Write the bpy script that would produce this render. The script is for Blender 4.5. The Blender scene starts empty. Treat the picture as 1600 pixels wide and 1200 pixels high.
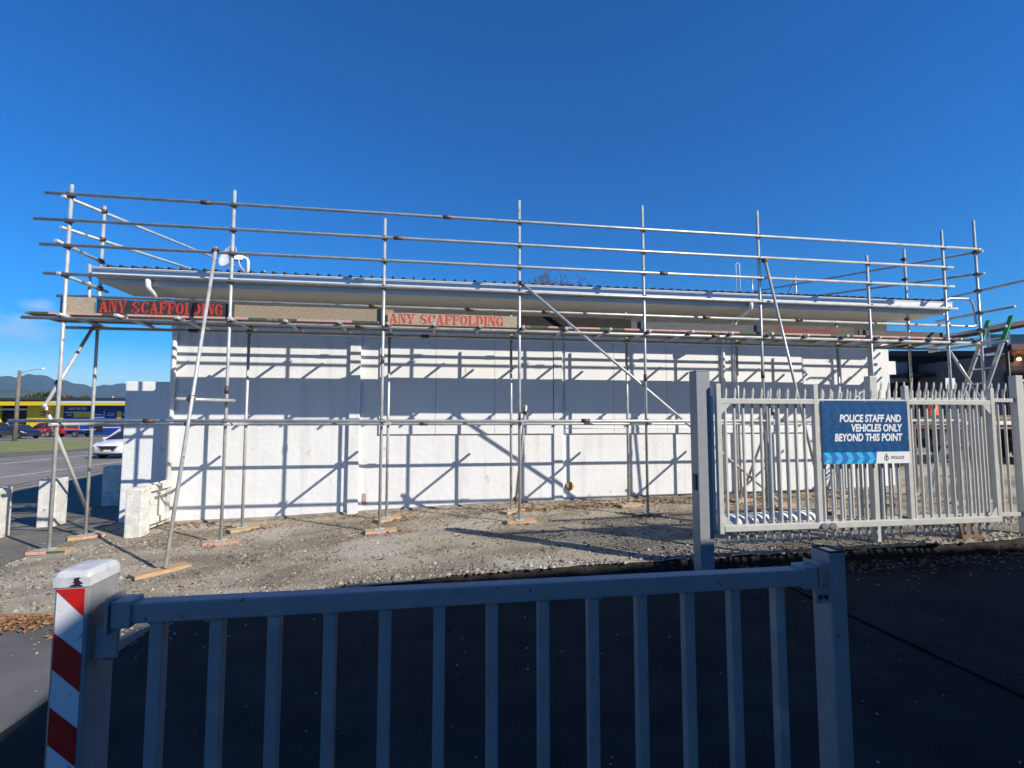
import bpy, bmesh, math, random
from mathutils import Vector, Matrix
R = math.radians
# ------------------------------------------------------------------ camera, sky, sun
scene = bpy.context.scene
FOC, PSI, HZ, CAMH = 780.0, R(8.7), 655.0, 1.6
PITCH = math.atan((HZ - 600) / FOC)
cam_d = bpy.data.cameras.new("camera")
cam = bpy.data.objects.new("camera", cam_d)
scene.collection.objects.link(cam)
cam_d.sensor_width = 36.0
cam_d.lens = 36.0 * FOC / 1600
cam_d.clip_start, cam_d.clip_end = 0.05, 30000
cam.location = (0, 0, CAMH)
cam.rotation_euler = (R(90) + PITCH, 0, -PSI)
scene.camera = cam

SUN = Vector((1.18, -1.0, 0.94)).normalized()          # towards the sun
world = bpy.data.worlds.new("World")
scene.world = world
world.use_nodes = True
wn, wl = world.node_tree.nodes, world.node_tree.links
wn.clear()
wout = wn.new("ShaderNodeOutputWorld")
bg = wn.new("ShaderNodeBackground")
sky = wn.new("ShaderNodeTexSky")
sky.sky_type = 'NISHITA'
sky.sun_disc = False
sky.sun_elevation = math.asin(SUN.z)
sky.sun_rotation = math.atan2(SUN.x, SUN.y)
sky.altitude = 50
sky.air_density, sky.dust_density, sky.ozone_density = 1.0, 0.05, 4.0
hs = wn.new("ShaderNodeHueSaturation")
hs.inputs['Saturation'].default_value = 1.82
hs.inputs['Hue'].default_value = 0.513
hs.inputs['Value'].default_value = 1.0
wl.new(sky.outputs[0], hs.inputs['Color'])
# two small clouds low in the south-east
tc = wn.new("ShaderNodeTexCoord")
nz = wn.new("ShaderNodeTexNoise")
nz.inputs['Scale'].default_value = 34; nz.inputs['Detail'].default_value = 10; nz.inputs['Roughness'].default_value = .62
mp = wn.new("ShaderNodeMapping"); mp.inputs['Scale'].default_value = (1, 1, 2.6)
wl.new(tc.outputs['Generated'], mp.inputs[0]); wl.new(mp.outputs[0], nz.inputs['Vector'])
def cloud_mask(d, k):
    v = wn.new("ShaderNodeVectorMath"); v.operation = 'SUBTRACT'
    v.inputs[1].default_value = d
    wl.new(tc.outputs['Generated'], v.inputs[0])
    s = wn.new("ShaderNodeVectorMath"); s.operation = 'MULTIPLY'; s.inputs[1].default_value = (1, 1, 2.2)
    wl.new(v.outputs[0], s.inputs[0])
    l = wn.new("ShaderNodeVectorMath"); l.operation = 'LENGTH'
    wl.new(s.outputs[0], l.inputs[0])
    m = wn.new("ShaderNodeMapRange"); m.inputs[1].default_value = k; m.inputs[2].default_value = 0
    wl.new(l.outputs['Value'], m.inputs[0])
    return m.outputs[0]
def raydir(px, py):
    a = (px - 800) / FOC; b = (600 - py) / FOC
    up = b * math.cos(PITCH) + math.sin(PITCH); fw = math.cos(PITCH) - b * math.sin(PITCH)
    return Vector((a * math.cos(PSI) + fw * math.sin(PSI), -a * math.sin(PSI) + fw * math.cos(PSI), up))
m1 = cloud_mask(raydir(30, 513).normalized(), 0.085)
m2 = cloud_mask(raydir(62, 478).normalized(), 0.04)
mm = wn.new("ShaderNodeMath"); mm.operation = 'MAXIMUM'; wl.new(m1, mm.inputs[0]); wl.new(m2, mm.inputs[1])
ad = wn.new("ShaderNodeMath"); ad.operation = 'ADD'; wl.new(mm.outputs[0], ad.inputs[0]); wl.new(nz.outputs['Fac'], ad.inputs[1])
mr = wn.new("ShaderNodeMapRange"); mr.inputs[1].default_value = 0.85; mr.inputs[2].default_value = 1.35
mr.inputs[4].default_value = 0.6
wl.new(ad.outputs[0], mr.inputs[0])
mx = wn.new("ShaderNodeMix"); mx.data_type = 'RGBA'
mx.inputs[7].default_value = (3.3, 4.7, 6.6, 1)
wl.new(mr.outputs[0], mx.inputs[0]); wl.new(hs.outputs[0], mx.inputs[6])
wl.new(mx.outputs[2], bg.inputs['Color'])
bg.inputs['Strength'].default_value = 0.112
wl.new(bg.outputs[0], wout.inputs[0])

sd = bpy.data.lights.new("sun", 'SUN')
sd.energy, sd.angle, sd.color = 4.9, R(0.5), (1.0, 0.94, 0.84)
sun = bpy.data.objects.new("sun", sd)
scene.collection.objects.link(sun)
sun.rotation_euler = (-SUN).to_track_quat('-Z', 'Y').to_euler()
sun.location = SUN * 60
vs = scene.view_settings
vs.view_transform, vs.look, vs.exposure, vs.gamma, vs.use_curve_mapping = 'Standard', 'None', 0.42, 1, False
scene.render.engine = 'CYCLES'
scene.cycles.max_bounces = 5
scene.cycles.diffuse_bounces = 2
scene.cycles.use_denoising = True

# ------------------------------------------------------------------ helpers
C = scene.collection
rnd = random.Random(7)
def at_y(px, py, y):
    d = raydir(px, py); t = y / d.y
    return Vector((d.x * t, y, CAMH + d.z * t))
def at_x(px, py, x):
    d = raydir(px, py); t = x / d.x
    return Vector((x, d.y * t, CAMH + d.z * t))
def at_z(px, py, z):
    d = raydir(px, py); t = (z - CAMH) / d.z
    return Vector((d.x * t, d.y * t, z))
def interp(x, tab):
    if x <= tab[0][0]: return tab[0][1]
    for (a, b), (c, d) in zip(tab, tab[1:]):
        if x <= c: return b + (d - b) * (x - a) / (c - a)
    return tab[-1][1]
def smooth(a, b, x):
    t = max(0, min(1, (x - a) / (b - a))); return t * t * (3 - 2 * t)
GT = [(-14, -.45), (-9, -.40), (-6, -.31), (-3.1, -.26), (-.85, -.17), (1.4, -.09), (3.6, -.04), (6, -.01), (12, .03), (40, .05)]
def zg(x, y):                                            # the gravel yard
    v = interp(x, GT) + .03 * (max(5.6, min(10, y)) - 8.2) + .45 * smooth(8.8, 13, x) * smooth(7.5, 11.5, y)
    return v + (-.45 - v) * smooth(30, 70, math.hypot(x, y - 8))
EDGE = [(-30, 6.2), (-6, 5.75), (-4, 5.55), (-3.2, 5.42), (-2.2, 5.5), (-.8, 5.86), (.2, 5.93), (1.7, 5.93), (3.4, 5.88), (5.4, 5.88), (7.2, 5.90), (8.3, 6.0), (30, 6.6)]
def edge_y(x): return interp(x, EDGE)
def zd(x, y):                                            # the driveway, lower towards the right
    v = interp(x, GT) * .55 - .13 - .10 * smooth(-2.5, 1.5, x)
    return v

MATS = {}
def mat(name, col, rough=.6, metal=0, spec=.5, var=None, vscale=6, bump=0, bscale=40, detail=5, col2=None, lo=.35, hi=.65, coat=0, speck=None, stretch=None, emit=None):
    m = bpy.data.materials.new(name); m.use_nodes = True
    n, l = m.node_tree.nodes, m.node_tree.links
    b = n['Principled BSDF']
    b.inputs['Base Color'].default_value = (*col, 1)
    b.inputs['Roughness'].default_value = rough
    b.inputs['Metallic'].default_value = metal
    b.inputs['Specular IOR Level'].default_value = spec
    b.inputs['Coat Weight'].default_value = coat
    if emit:
        b.inputs['Emission Color'].default_value = (*emit[:3], 1); b.inputs['Emission Strength'].default_value = emit[3]
    t = n.new('ShaderNodeTexCoord'); vec = t.outputs['Object']
    if stretch:
        mp = n.new('ShaderNodeMapping'); mp.inputs['Scale'].default_value = stretch
        l.new(vec, mp.inputs[0]); vec = mp.outputs[0]
    cur = None
    if col2 is None and var: col2 = tuple(max(0, min(1, c * (1 - var))) for c in col)
    if col2:
        nt = n.new('ShaderNodeTexNoise'); nt.inputs['Scale'].default_value = vscale; nt.inputs['Detail'].default_value = detail
        l.new(vec, nt.inputs['Vector'])
        r = n.new('ShaderNodeMapRange'); r.inputs[1].default_value = lo; r.inputs[2].default_value = hi
        l.new(nt.outputs['Fac'], r.inputs[0])
        mx = n.new('ShaderNodeMix'); mx.data_type = 'RGBA'
        mx.inputs[6].default_value = (*col, 1); mx.inputs[7].default_value = (*col2, 1)
        l.new(r.outputs[0], mx.inputs[0]); cur = mx.outputs[2]
    for sp in (speck or []):                              # (colour, scale, lo, hi)
        nt = n.new('ShaderNodeTexNoise'); nt.inputs['Scale'].default_value = sp[1]; nt.inputs['Detail'].default_value = 3
        if len(sp) > 4:
            m4 = n.new('ShaderNodeMapping'); m4.inputs['Scale'].default_value = sp[4]
            l.new(t.outputs['Object'], m4.inputs[0]); l.new(m4.outputs[0], nt.inputs['Vector'])
        else: l.new(vec, nt.inputs['Vector'])
        r = n.new('ShaderNodeMapRange'); r.inputs[1].default_value = sp[2]; r.inputs[2].default_value = sp[3]
        l.new(nt.outputs['Fac'], r.inputs[0])
        mx = n.new('ShaderNodeMix'); mx.data_type = 'RGBA'
        if cur: l.new(cur, mx.inputs[6])
        else: mx.inputs[6].default_value = (*col, 1)
        mx.inputs[7].default_value = (*sp[0], 1)
        l.new(r.outputs[0], mx.inputs[0]); cur = mx.outputs[2]
    if cur: l.new(cur, b.inputs['Base Color'])
    if bump:
        nt = n.new('ShaderNodeTexNoise'); nt.inputs['Scale'].default_value = bscale; nt.inputs['Detail'].default_value = 6
        l.new(vec, nt.inputs['Vector'])
        bp = n.new('ShaderNodeBump'); bp.inputs['Strength'].default_value = bump; bp.inputs['Distance'].default_value = .02
        l.new(nt.outputs['Fac'], bp.inputs['Height']); l.new(bp.outputs[0], b.inputs['Normal'])
    MATS[name] = m
    return m

WM = {}                                                   # world matrices of roots
class MB:
    def __init__(s): s.v = []; s.f = []; s.sm = []; s.mi = []; s.cur = 0
    def add(s, vs, fs, smooth=False):
        o = len(s.v); s.v += [Vector(p) for p in vs]
        for f in fs: s.f.append(tuple(i + o for i in f)); s.sm.append(smooth); s.mi.append(s.cur)
        return s
    def box(s, x0, x1, y0, y1, z0, z1, M=None):
        vs = [Vector((x, y, z)) for z in (z0, z1) for y in (y0, y1) for x in (x0, x1)]
        if M: vs = [M @ p for p in vs]
        return s.add(vs, [(0, 2, 3, 1), (4, 5, 7, 6), (0, 1, 5, 4), (2, 6, 7, 3), (0, 4, 6, 2), (1, 3, 7, 5)])
    def bbox(s, x0, x1, y0, y1, z0, z1, b=.006, M=None):   # box with chamfered edges
        bm = bmesh.new(); bmesh.ops.create_cube(bm, size=1)
        for q in bm.verts: q.co = Vector(((x0 + x1) / 2 + q.co.x * (x1 - x0), (y0 + y1) / 2 + q.co.y * (y1 - y0), (z0 + z1) / 2 + q.co.z * (z1 - z0)))
        bmesh.ops.bevel(bm, geom=bm.edges[:], offset=b, segments=2, affect='EDGES', profile=.6)
        bm.verts.index_update()
        vs = [(M @ q.co) if M else q.co.copy() for q in bm.verts]
        fs = [tuple(q.index for q in f.verts) for f in bm.faces]
        bm.free(); return s.add(vs, fs)
    def bar(s, p, q, w, h, up=(0, 0, 1)):                  # square bar between two points
        p, q = Vector(p), Vector(q); d = (q - p).normalized(); up = Vector(up)
        a = d.cross(up)
        if a.length < 1e-4: a = d.cross(Vector((0, 1, 0)))
        a.normalize(); b = a.cross(d)
        vs = [e + a * i * w / 2 + b * j * h / 2 for e in (p, q) for i, j in ((-1, -1), (1, -1), (1, 1), (-1, 1))]
        return s.add(vs, [(0, 1, 2, 3), (7, 6, 5, 4), (0, 4, 5, 1), (1, 5, 6, 2), (2, 6, 7, 3), (3, 7, 4, 0)])
    def tube(s, pts, r, n=12, r2=None, hollow=False):
        pts = [Vector(p) for p in pts]; k = len(pts); vs = []; a0 = None
        for i, p in enumerate(pts):
            d = (pts[min(i + 1, k - 1)] - pts[max(i - 1, 0)]).normalized()
            if a0 is None: a0 = d.cross(Vector((0, 0, 1)) if abs(d.z) < .9 else Vector((1, 0, 0)))
            a0 = (a0 - d * a0.dot(d)).normalized(); b0 = d.cross(a0)
            rr = r if r2 is None else r + (r2 - r) * i / max(1, k - 1)
            vs += [p + (a0 * math.cos(2 * math.pi * j / n) + b0 * math.sin(2 * math.pi * j / n)) * rr for j in range(n)]
        fs = [(i * n + j, i * n + (j + 1) % n, (i + 1) * n + (j + 1) % n, (i + 1) * n + j) for i in range(k - 1) for j in range(n)]
        s.add(vs, fs, True)
        o = len(s.v) - len(vs)
        s.f.append(tuple(o + j for j in reversed(range(n)))); s.sm.append(False); s.mi.append(s.cur)
        s.f.append(tuple(o + (k - 1) * n + j for j in range(n))); s.sm.append(False); s.mi.append(s.cur)
        return s
    def prism(s, poly, a, b, fn):                          # polygon (u,w) extruded from a to b; fn(u,w,t) -> point
        n = len(poly)
        vs = [fn(u, w, a) for u, w in poly] + [fn(u, w, b) for u, w in poly]
        return s.add(vs, [tuple(range(n)), tuple(reversed(range(n, 2 * n)))] + [(i + n, (i + 1) % n + n, (i + 1) % n, i) for i in range(n)])
    def lathe(s, prof, c, n=16, M=None):                   # profile (r,z)
        vs = []
        for r_, z_ in prof:
            for j in range(n):
                p = Vector((r_ * math.cos(2 * math.pi * j / n), r_ * math.sin(2 * math.pi * j / n), z_))
                vs.append((M @ p if M else p) + Vector(c))
        k = len(prof)
        fs = [(i * n + j, i * n + (j + 1) % n, (i + 1) * n + (j + 1) % n, (i + 1) * n + j) for i in range(k - 1) for j in range(n)]
        s.add(vs, fs, True)
        o = len(s.v) - len(vs)
        s.f.append(tuple(o + j for j in reversed(range(n)))); s.sm.append(False); s.mi.append(s.cur)
        s.f.append(tuple(o + (k - 1) * n + j for j in range(n))); s.sm.append(False); s.mi.append(s.cur)
        return s
    def build(s, name, m, parent=None, local=False, recalc=True):
        me = bpy.data.meshes.new(name)
        vs = s.v
        M = WM.get(parent) if parent else None
        if M is not None and not local:
            I = M.inverted(); vs = [I @ p for p in vs]
        me.from_pydata([tuple(p) for p in vs], [], s.f)
        for mm_ in (m if isinstance(m, (list, tuple)) else [m]): me.materials.append(mm_)
        me.polygons.foreach_set('use_smooth', s.sm)
        me.polygons.foreach_set('material_index', s.mi)
        if recalc:
            bm = bmesh.new(); bm.from_mesh(me); bmesh.ops.recalc_face_normals(bm, faces=bm.faces[:]); bm.to_mesh(me); bm.free()
        me.update()
        o = bpy.data.objects.new(name, me); C.objects.link(o)
        if parent:
            o.parent = parent; WM[o] = M if M is not None else Matrix()
        else: WM[o] = Matrix()
        return o
def empty(name, loc=(0, 0, 0), rz=0):
    o = bpy.data.objects.new(name, None); C.objects.link(o)
    o.location = loc; o.rotation_euler = (0, 0, rz); o.empty_display_size = .2
    WM[o] = Matrix.Translation(Vector(loc)) @ Matrix.Rotation(rz, 4, 'Z')
    return o
def tag(o, label=None, cat=None, group=None, kind=None):
    if label: o['label'] = label
    if cat: o['category'] = cat
    if group: o['group'] = group
    if kind: o['kind'] = kind
    return o
def thing(name, label, cat, loc=(0, 0, 0), rz=0, group=None): return tag(empty(name, loc, rz), label, cat, group)
def top_mesh(mb, name, m, label, cat, group=None, base=None):   # a one-mesh thing with its origin at its base
    if base is None:
        base = Vector((sum(p.x for p in mb.v) / len(mb.v), sum(p.y for p in mb.v) / len(mb.v), min(p.z for p in mb.v)))
    mb.v = [p - Vector(base) for p in mb.v]
    o = mb.build(name, m); o.location = base; WM[o] = Matrix.Translation(Vector(base))
    return tag(o, label, cat, group)
def struct(name, mb, m): return tag(mb.build(name, m, recalc=False), None, None, None, 'structure')
def copy_tree(o, parent=None):
    c = o.copy(); C.objects.link(c)
    if parent: c.parent = parent
    for ch in list(o.children): copy_tree(ch, c)
    return c
def text_mesh(txt, size, M, bold=0, shear=0, align='LEFT', depth=.0015, spacing=1, width=None):
    cu = bpy.data.curves.new('lettering', 'FONT'); cu.body = txt; cu.size = size; cu.offset = bold; cu.shear = shear
    cu.align_x = align; cu.extrude = depth; cu.space_character = spacing; cu.resolution_u = 3
    o = bpy.data.objects.new('lettering', cu); C.objects.link(o)
    me = bpy.data.meshes.new_from_object(o.evaluated_get(bpy.context.evaluated_depsgraph_get()))
    sx = 1
    xs = [q.co.x for q in me.vertices]
    if width: sx = width / (max(xs) - min(xs))
    vs = [M @ Vector((q.co.x * sx, q.co.y, q.co.z)) for q in me.vertices]
    fs = [tuple(p.vertices) for p in me.polygons]
    bpy.data.objects.remove(o); bpy.data.curves.remove(cu); bpy.data.meshes.remove(me)
    return vs, fs
FACE = Matrix.Rotation(R(90), 4, 'X')                      # text plane standing up, facing -Y

# ------------------------------------------------------------------ materials
M_wall = mat('white_masonry_paint', (.80, .80, .78), .75, bump=.35, bscale=9, var=.05, vscale=2.2, speck=[((.66, .65, .60), 1.3, .62, .9), ((.70, .69, .66), 1.0, .54, .70, (4.5, 4.5, .4)), ((.60, .58, .52), 3.5, .66, .74)])
M_white = mat('white_gloss_paint', (.82, .82, .80), .35, var=.04, vscale=3)
M_soffit = mat('cream_soffit', (.76, .73, .64), .7, var=.08, vscale=3)
M_fascia = mat('fascia_grey_white', (.66, .67, .70), .5, var=.06, vscale=4)
M_roof = mat('dark_roof_steel', (.05, .06, .08), .45, metal=.2)
M_tube = mat('galvanised_tube', (.60, .595, .56), .42, metal=.3, col2=(.40, .40, .375), vscale=7, lo=.4, hi=.75, speck=[((.26, .16, .09), 11, .70, .76)])
M_coupler = mat('rusty_coupler', (.20, .135, .085), .6, metal=.5, col2=(.10, .07, .05), vscale=60)
M_timber = mat('pine_sole_board', (.52, .36, .20), .8, col2=(.38, .25, .13), vscale=9, stretch=(1, 8, 8))
M_pink = mat('pink_board_paint', (.62, .36, .32), .75, var=.25, vscale=30)
M_green = mat('green_board_paint', (.06, .12, .07), .7, var=.3, vscale=20)
M_plank = mat('scaffold_plank_wood', (.28, .22, .15), .85, col2=(.17, .13, .09), vscale=5, stretch=(1, 14, 14))
M_redtxt = mat('red_stencil_paint', (.62, .05, .03), .7, var=.25, vscale=60)
M_gravel = mat('gravel', (.46, .39, .275), .95, col2=(.22, .18, .125), vscale=.9, lo=.40, hi=.60, bump=.9, bscale=70, detail=9,
               speck=[((.50, .455, .37), .55, .52, .64), ((.60, .54, .43), 46, .58, .66), ((.075, .065, .055), 60, .57, .64)], stretch=(1, 1.7, 1))
M_dust = mat('pale_gravel_dust', (.42, .38, .31), .95, col2=(.27, .23, .18), vscale=1.6, bump=.8, bscale=60, detail=8, speck=[((.16, .13, .10), 38, .60, .72), ((.55, .52, .45), 50, .60, .70)])
M_asph = mat('asphalt', (.038, .038, .039), 1, spec=.1, col2=(.021, .022, .024), vscale=2, bump=.5, bscale=160, speck=[((.10, .10, .098), 130, .62, .70), ((.012, .012, .013), 90, .62, .70)])
M_road = mat('road_asphalt', (.255, .225, .185), .9, var=.25, vscale=.6, bump=.3, bscale=120)
M_foot = mat('footpath_asphalt', (.17, .155, .13), .92, var=.35, vscale=2.5, bump=.6, bscale=60, speck=[((.28, .26, .22), 70, .58, .7)])
M_conc = mat('kerb_concrete', (.34, .31, .26), .9, var=.4, vscale=6, bump=.6, bscale=50)
M_line_w = mat('white_road_paint', (.62, .60, .55), .8, var=.3, vscale=4)
M_line_y = mat('yellow_road_paint', (.60, .40, .12), .8, var=.3, vscale=4)
M_grass = mat('grass', (.17, .21, .045), .95, col2=(.26, .25, .075), vscale=.7, bump=1, bscale=25)
M_earth = mat('dry_ground', (.16, .16, .09), .95, var=.4, vscale=.05)
M_blue = mat('blue_grey_paint', (.285, .285, .285), .40, var=.14, vscale=9, bump=.05, bscale=220, speck=[((.34, .36, .38), 60, .66, .70), ((.40, .37, .33), 5, .60, .75), ((.09, .075, .06), 44, .70, .72)])
M_catch = mat('slate_grey_paint', (.30, .31, .33), .42, var=.1, vscale=10)
M_palis = mat('grey_cream_paint', (.57, .565, .52), .42, var=.12, vscale=9)
M_darkm = mat('dark_metal', (.03, .03, .035), .5, metal=.3)
M_rub = mat('black_rubber', (.02, .02, .02), .8)
M_glass = mat('dark_glass', (.02, .03, .04), .06, spec=.8)
M_chrome = mat('bright_steel', (.7, .7, .72), .25, metal=.9)
M_alu = mat('ladder_aluminium', (.62, .63, .64), .35, metal=.7, var=.15, vscale=12)
M_lgreen = mat('green_ladder_paint', (.02, .30, .09), .45, var=.2, vscale=30)
# ------------------------------------------------------------------ ground, roads, hills
def sheet(xs, ys, fn):
    mb = MB(); n = len(xs)
    vs = [Vector((x, y, fn(x, y))) for y in ys for x in xs]
    fs = [(j * n + i, j * n + i + 1, (j + 1) * n + i + 1, (j + 1) * n + i) for j in range(len(ys) - 1) for i in range(n - 1)]
    return mb.add(vs, fs, True)
def lin(a, b, n): return [a + (b - a) * i / (n - 1) for i in range(n)]
def far(x, y): return -.47 - .0 * x
# one sheet to the horizon, sunk a little under the yard so the yard's own sheets lie on it
gx = [-9000, -3000, -1000, -300, -100, -60] + lin(-40, 40, 41) + [60, 100, 300, 1000, 3000, 9000]
gy = [-9000, -2000, -300, -60] + lin(-20, 60, 41) + [90, 160, 300, 1000, 3000, 9000]
def gz(x, y):
    b = min(zg(x, y), zd(x, y)) - .10
    return b + (-.47 - b) * smooth(26, 60, math.hypot(x, y - 8))
struct('ground', sheet(gx, gy, gz), M_earth)
# gravel yard with a vertical broken edge along the driveway
xs = lin(-9.3, 30, 200); ROWS = 60
mb = MB(); n = len(xs)
rg = random.Random(3)
jit = [rg.uniform(-.035, .035) for _ in xs]
def yrow(x, i, j):
    e = edge_y(x) + j
    return e + (26 - e) * (i / ROWS) ** 1.6
vs = []
for i in range(ROWS + 1):
    for k, x in enumerate(xs):
        y = yrow(x, i, jit[k]); vs.append(Vector((x, y, zg(x, y) + (rg.uniform(-.008, .008) if y < 11 else 0))))
fs = [(i * n + k, i * n + k + 1, (i + 1) * n + k + 1, (i + 1) * n + k) for i in range(ROWS) for k in range(n - 1)]
mb.add(vs, fs, True)
struct('gravel_yard', mb, M_gravel)
mb = MB(); vs = []                                         # broken earth edge down to the driveway
for k, x in enumerate(xs):
    y = edge_y(x) + jit[k]; z = zg(x, y); z0 = zd(x, y) - .06
    vs += [Vector((x, y + .01, z - .006)), Vector((x, y - .012 + rg.uniform(-.012, .012), z + (z0 - z) * .4)), Vector((x, y - .05, z0))]
mb.add(vs, [(3 * k + j, 3 * k + 1 + j, 3 * k + 4 + j, 3 * k + 3 + j) for k in range(n - 1) for j in (0, 1)], True)
struct('earth_edge', mb, mat('dark_earth', (.055, .048, .040), 1, spec=.1, var=.5, vscale=9, bump=1, bscale=40))
# driveway in front
mb = MB(); xs = lin(-30, 30, 121); rows = lin(0, 1, 30); n = len(xs)
vs = [Vector((x, -14 + (edge_y(x) + .10 + 14) * t, zd(x, 0))) for t in rows for x in xs]
fs = [(j * n + i, j * n + i + 1, (j + 1) * n + i + 1, (j + 1) * n + i) for j in range(len(rows) - 1) for i in range(n - 1)]
mb.add(vs, fs, True)
struct('driveway', mb, M_asph)
# paler copy of the drive's asphalt, its sunlit brightness put into the colour
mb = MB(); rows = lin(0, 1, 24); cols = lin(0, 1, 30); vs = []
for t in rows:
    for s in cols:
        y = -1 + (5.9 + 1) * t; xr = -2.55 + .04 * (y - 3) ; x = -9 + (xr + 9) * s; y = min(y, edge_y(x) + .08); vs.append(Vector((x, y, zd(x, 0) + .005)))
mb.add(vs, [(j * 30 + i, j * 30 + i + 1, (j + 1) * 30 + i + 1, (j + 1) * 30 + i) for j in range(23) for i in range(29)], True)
struct('sunlit_drive', mb, mat('sunlit_asphalt', (.165, .16, .148), .95, spec=.25, col2=(.115, .112, .104), vscale=1.3, bump=.5, bscale=150, speck=[((.20, .19, .175), 170, .60, .72), ((.045, .045, .045), 120, .62, .7)]))
# footpath on the left between the yard and the road, then the road, verge and far road
def strip(name, m, poly, dz, sub=1):
    mb = MB(); vs = [Vector((p[0], p[1], dz)) for p in poly]
    mb.add(vs, [tuple(range(len(vs)))]); return struct(name, mb, m)
def ribbon(name, m, left, right, n, zf):                   # between two polylines
    mb = MB(); vs = []
    for i in range(n + 1):
        t = i / n
        for a in (left, right):
            p = Vector(a[0]).lerp(Vector(a[1]), t); vs.append(Vector((p.x, p.y, zf(p.x, p.y))))
    mb.add(vs, [(2 * i, 2 * i + 1, 2 * i + 3, 2 * i + 2) for i in range(n)], True); return struct(name, mb, m)
zr = lambda x, y: -.425
ft = sheet(lin(-11.6, -5.6, 25), lin(5.7, 40, 60), lambda x, y: zg(x, y) + .006 if x > -9.5 else max(zg(x, y) + .006, -.40))
struct('footpath', ft, M_foot)
ribbon('road', M_road, ((-24.5, -10, 0), (-24.5, 80, 0)), ((-11.7, -10, 0), (-11.7, 80, 0)), 30, zr)
ribbon('kerb', M_conc, ((-11.8, 0, 0), (-11.8, 60, 0)), ((-11.45, 0, 0), (-11.45, 60, 0)), 30, lambda x, y: -.385)
ribbon('yellow_line', M_line_y, ((-12.12, 0, 0), (-12.12, 60, 0)), ((-12.0, 0, 0), (-12.0, 60, 0)), 30, lambda x, y: -.42)
ribbon('white_line', M_line_w, ((-14.95, 0, 0), (-14.95, 70, 0)), ((-14.78, 0, 0), (-14.78, 70, 0)), 30, lambda x, y: -.42)
ribbon('white_line', M_line_w, ((-19.5, 0, 0), (-19.5, 70, 0)), ((-19.3, 0, 0), (-19.3, 70, 0)), 30, lambda x, y: -.42)
RT = Vector((math.cos(PSI), -math.sin(PSI), 0)); FWD = Vector((math.sin(PSI), math.cos(PSI), 0))
def zpoly(name, m, pts, z):
    mb = MB(); vs = [at_z(px, py, z) for px, py in pts]; mb.add(vs, [tuple(range(len(vs)))]); return struct(name, mb, m)
zpoly('cross_road', M_road, [(-900, 699), (330, 699), (330, 683), (-900, 683)], -.44)
zpoly('gravel_verge', M_foot, [(-300, 722), (0, 715), (150, 703), (150, 699.5), (-300, 702)], -.415)
g = zpoly('grass_verge', M_grass, [(-400, 718), (0, 708), (95, 704), (150, 699.3), (142, 688.5), (-400, 693.5)], -.40)
zpoly('white_line', M_line_w, [(-200, 686.4), (200, 685.0), (200, 684.7), (-200, 686.0)], -.42)
# hills
HP = [(-900, 600), (-500, 592), (-200, 596), (-60, 594), (0, 587), (25, 587), (40, 585), (58, 585), (80, 590), (98, 595), (120, 600), (137, 602), (155, 602), (180, 600), (205, 599), (260, 604), (400, 612), (700, 618), (1200, 620), (1700, 612), (2400, 612)]
def ridge(px): return interp(px, HP)
hr = random.Random(5)
def hill_mesh(name, m, pts, rad0, rad1, rows, prof, wob):
    mb = MB(); vs = []; n = len(pts)
    for j in range(rows + 1):
        t = j / rows
        for i, px in enumerate(pts):
            d = raydir(px, 655); d.z = 0; d.normalize()
            rr = rad0 + (rad1 - rad0) * t
            h = prof(px) * rad1 / 780 * math.hypot(1, (px - 800) / 780) * 0 + prof(px) / 780 * rad1 / math.hypot(1, (px - 800) / 780)
            z = -.6 + (h + 0) * (t ** 1.25) * (1 + wob * (1 - t) * t * 4 * math.sin(px * .09 + j * 1.3) + wob * .6 * math.sin(px * .31 + j * 2.1) * (1 - t))
            vs.append(Vector((0, 0, 0)) + d * rr + Vector((0, 0, z)))
    # behind the crest
    for i, px in enumerate(pts):
        d = raydir(px, 655); d.z = 0; d.normalize(); vs.append(d * (rad1 * 1.3) + Vector((0, 0, -.6)))
    fs = [(j * n + i, j * n + i + 1, (j + 1) * n + i + 1, (j + 1) * n + i) for j in range(rows + 1) for i in range(n - 1)]
    mb.add(vs, fs, True); return struct(name, mb, m)
M_hill = mat('bush_clad_hill', (.026, .044, .040), 1, spec=0, col2=(.05, .066, .04), vscale=.006, detail=10, bump=1, bscale=.02)
M_field = mat('pasture_hill', (.11, .17, .085), 1, spec=0, col2=(.055, .095, .075), vscale=.006, detail=6, lo=.44, hi=.54)
hpts = lin(-700, 2300, 301)
hill_mesh('hills', M_hill, hpts, 2600, 4200, 14, lambda p: 655 - ridge(p) + 1.6 * math.sin(p * .21) + 1.0 * math.sin(p * .53), .12)
hill_mesh('foothills', M_field, hpts, 900, 1900, 8, lambda p: interp(p, [(-700, 40), (0, 48), (30, 47), (60, 42), (95, 36), (130, 32), (160, 32), (210, 36), (500, 30), (2300, 30)]) + 1.2 * math.sin(p * .17), .1)
# ------------------------------------------------------------------ the white building
WX0, WX1, WY, DEP, ZS = -4.72, 10.05, 9.8, 8.6, 3.84
PITCHR = .148
def zroof(y): return 4.02 + (y - 8.88) * PITCHR
B = thing('white_building', 'long low white rendered building with a corrugated roof behind the scaffold', 'building', (2.6, WY, zg(2.6, WY)))
mb = MB()
mb.box(WX0, WX1, WY, WY + DEP, -.6, ZS + .1)
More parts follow.
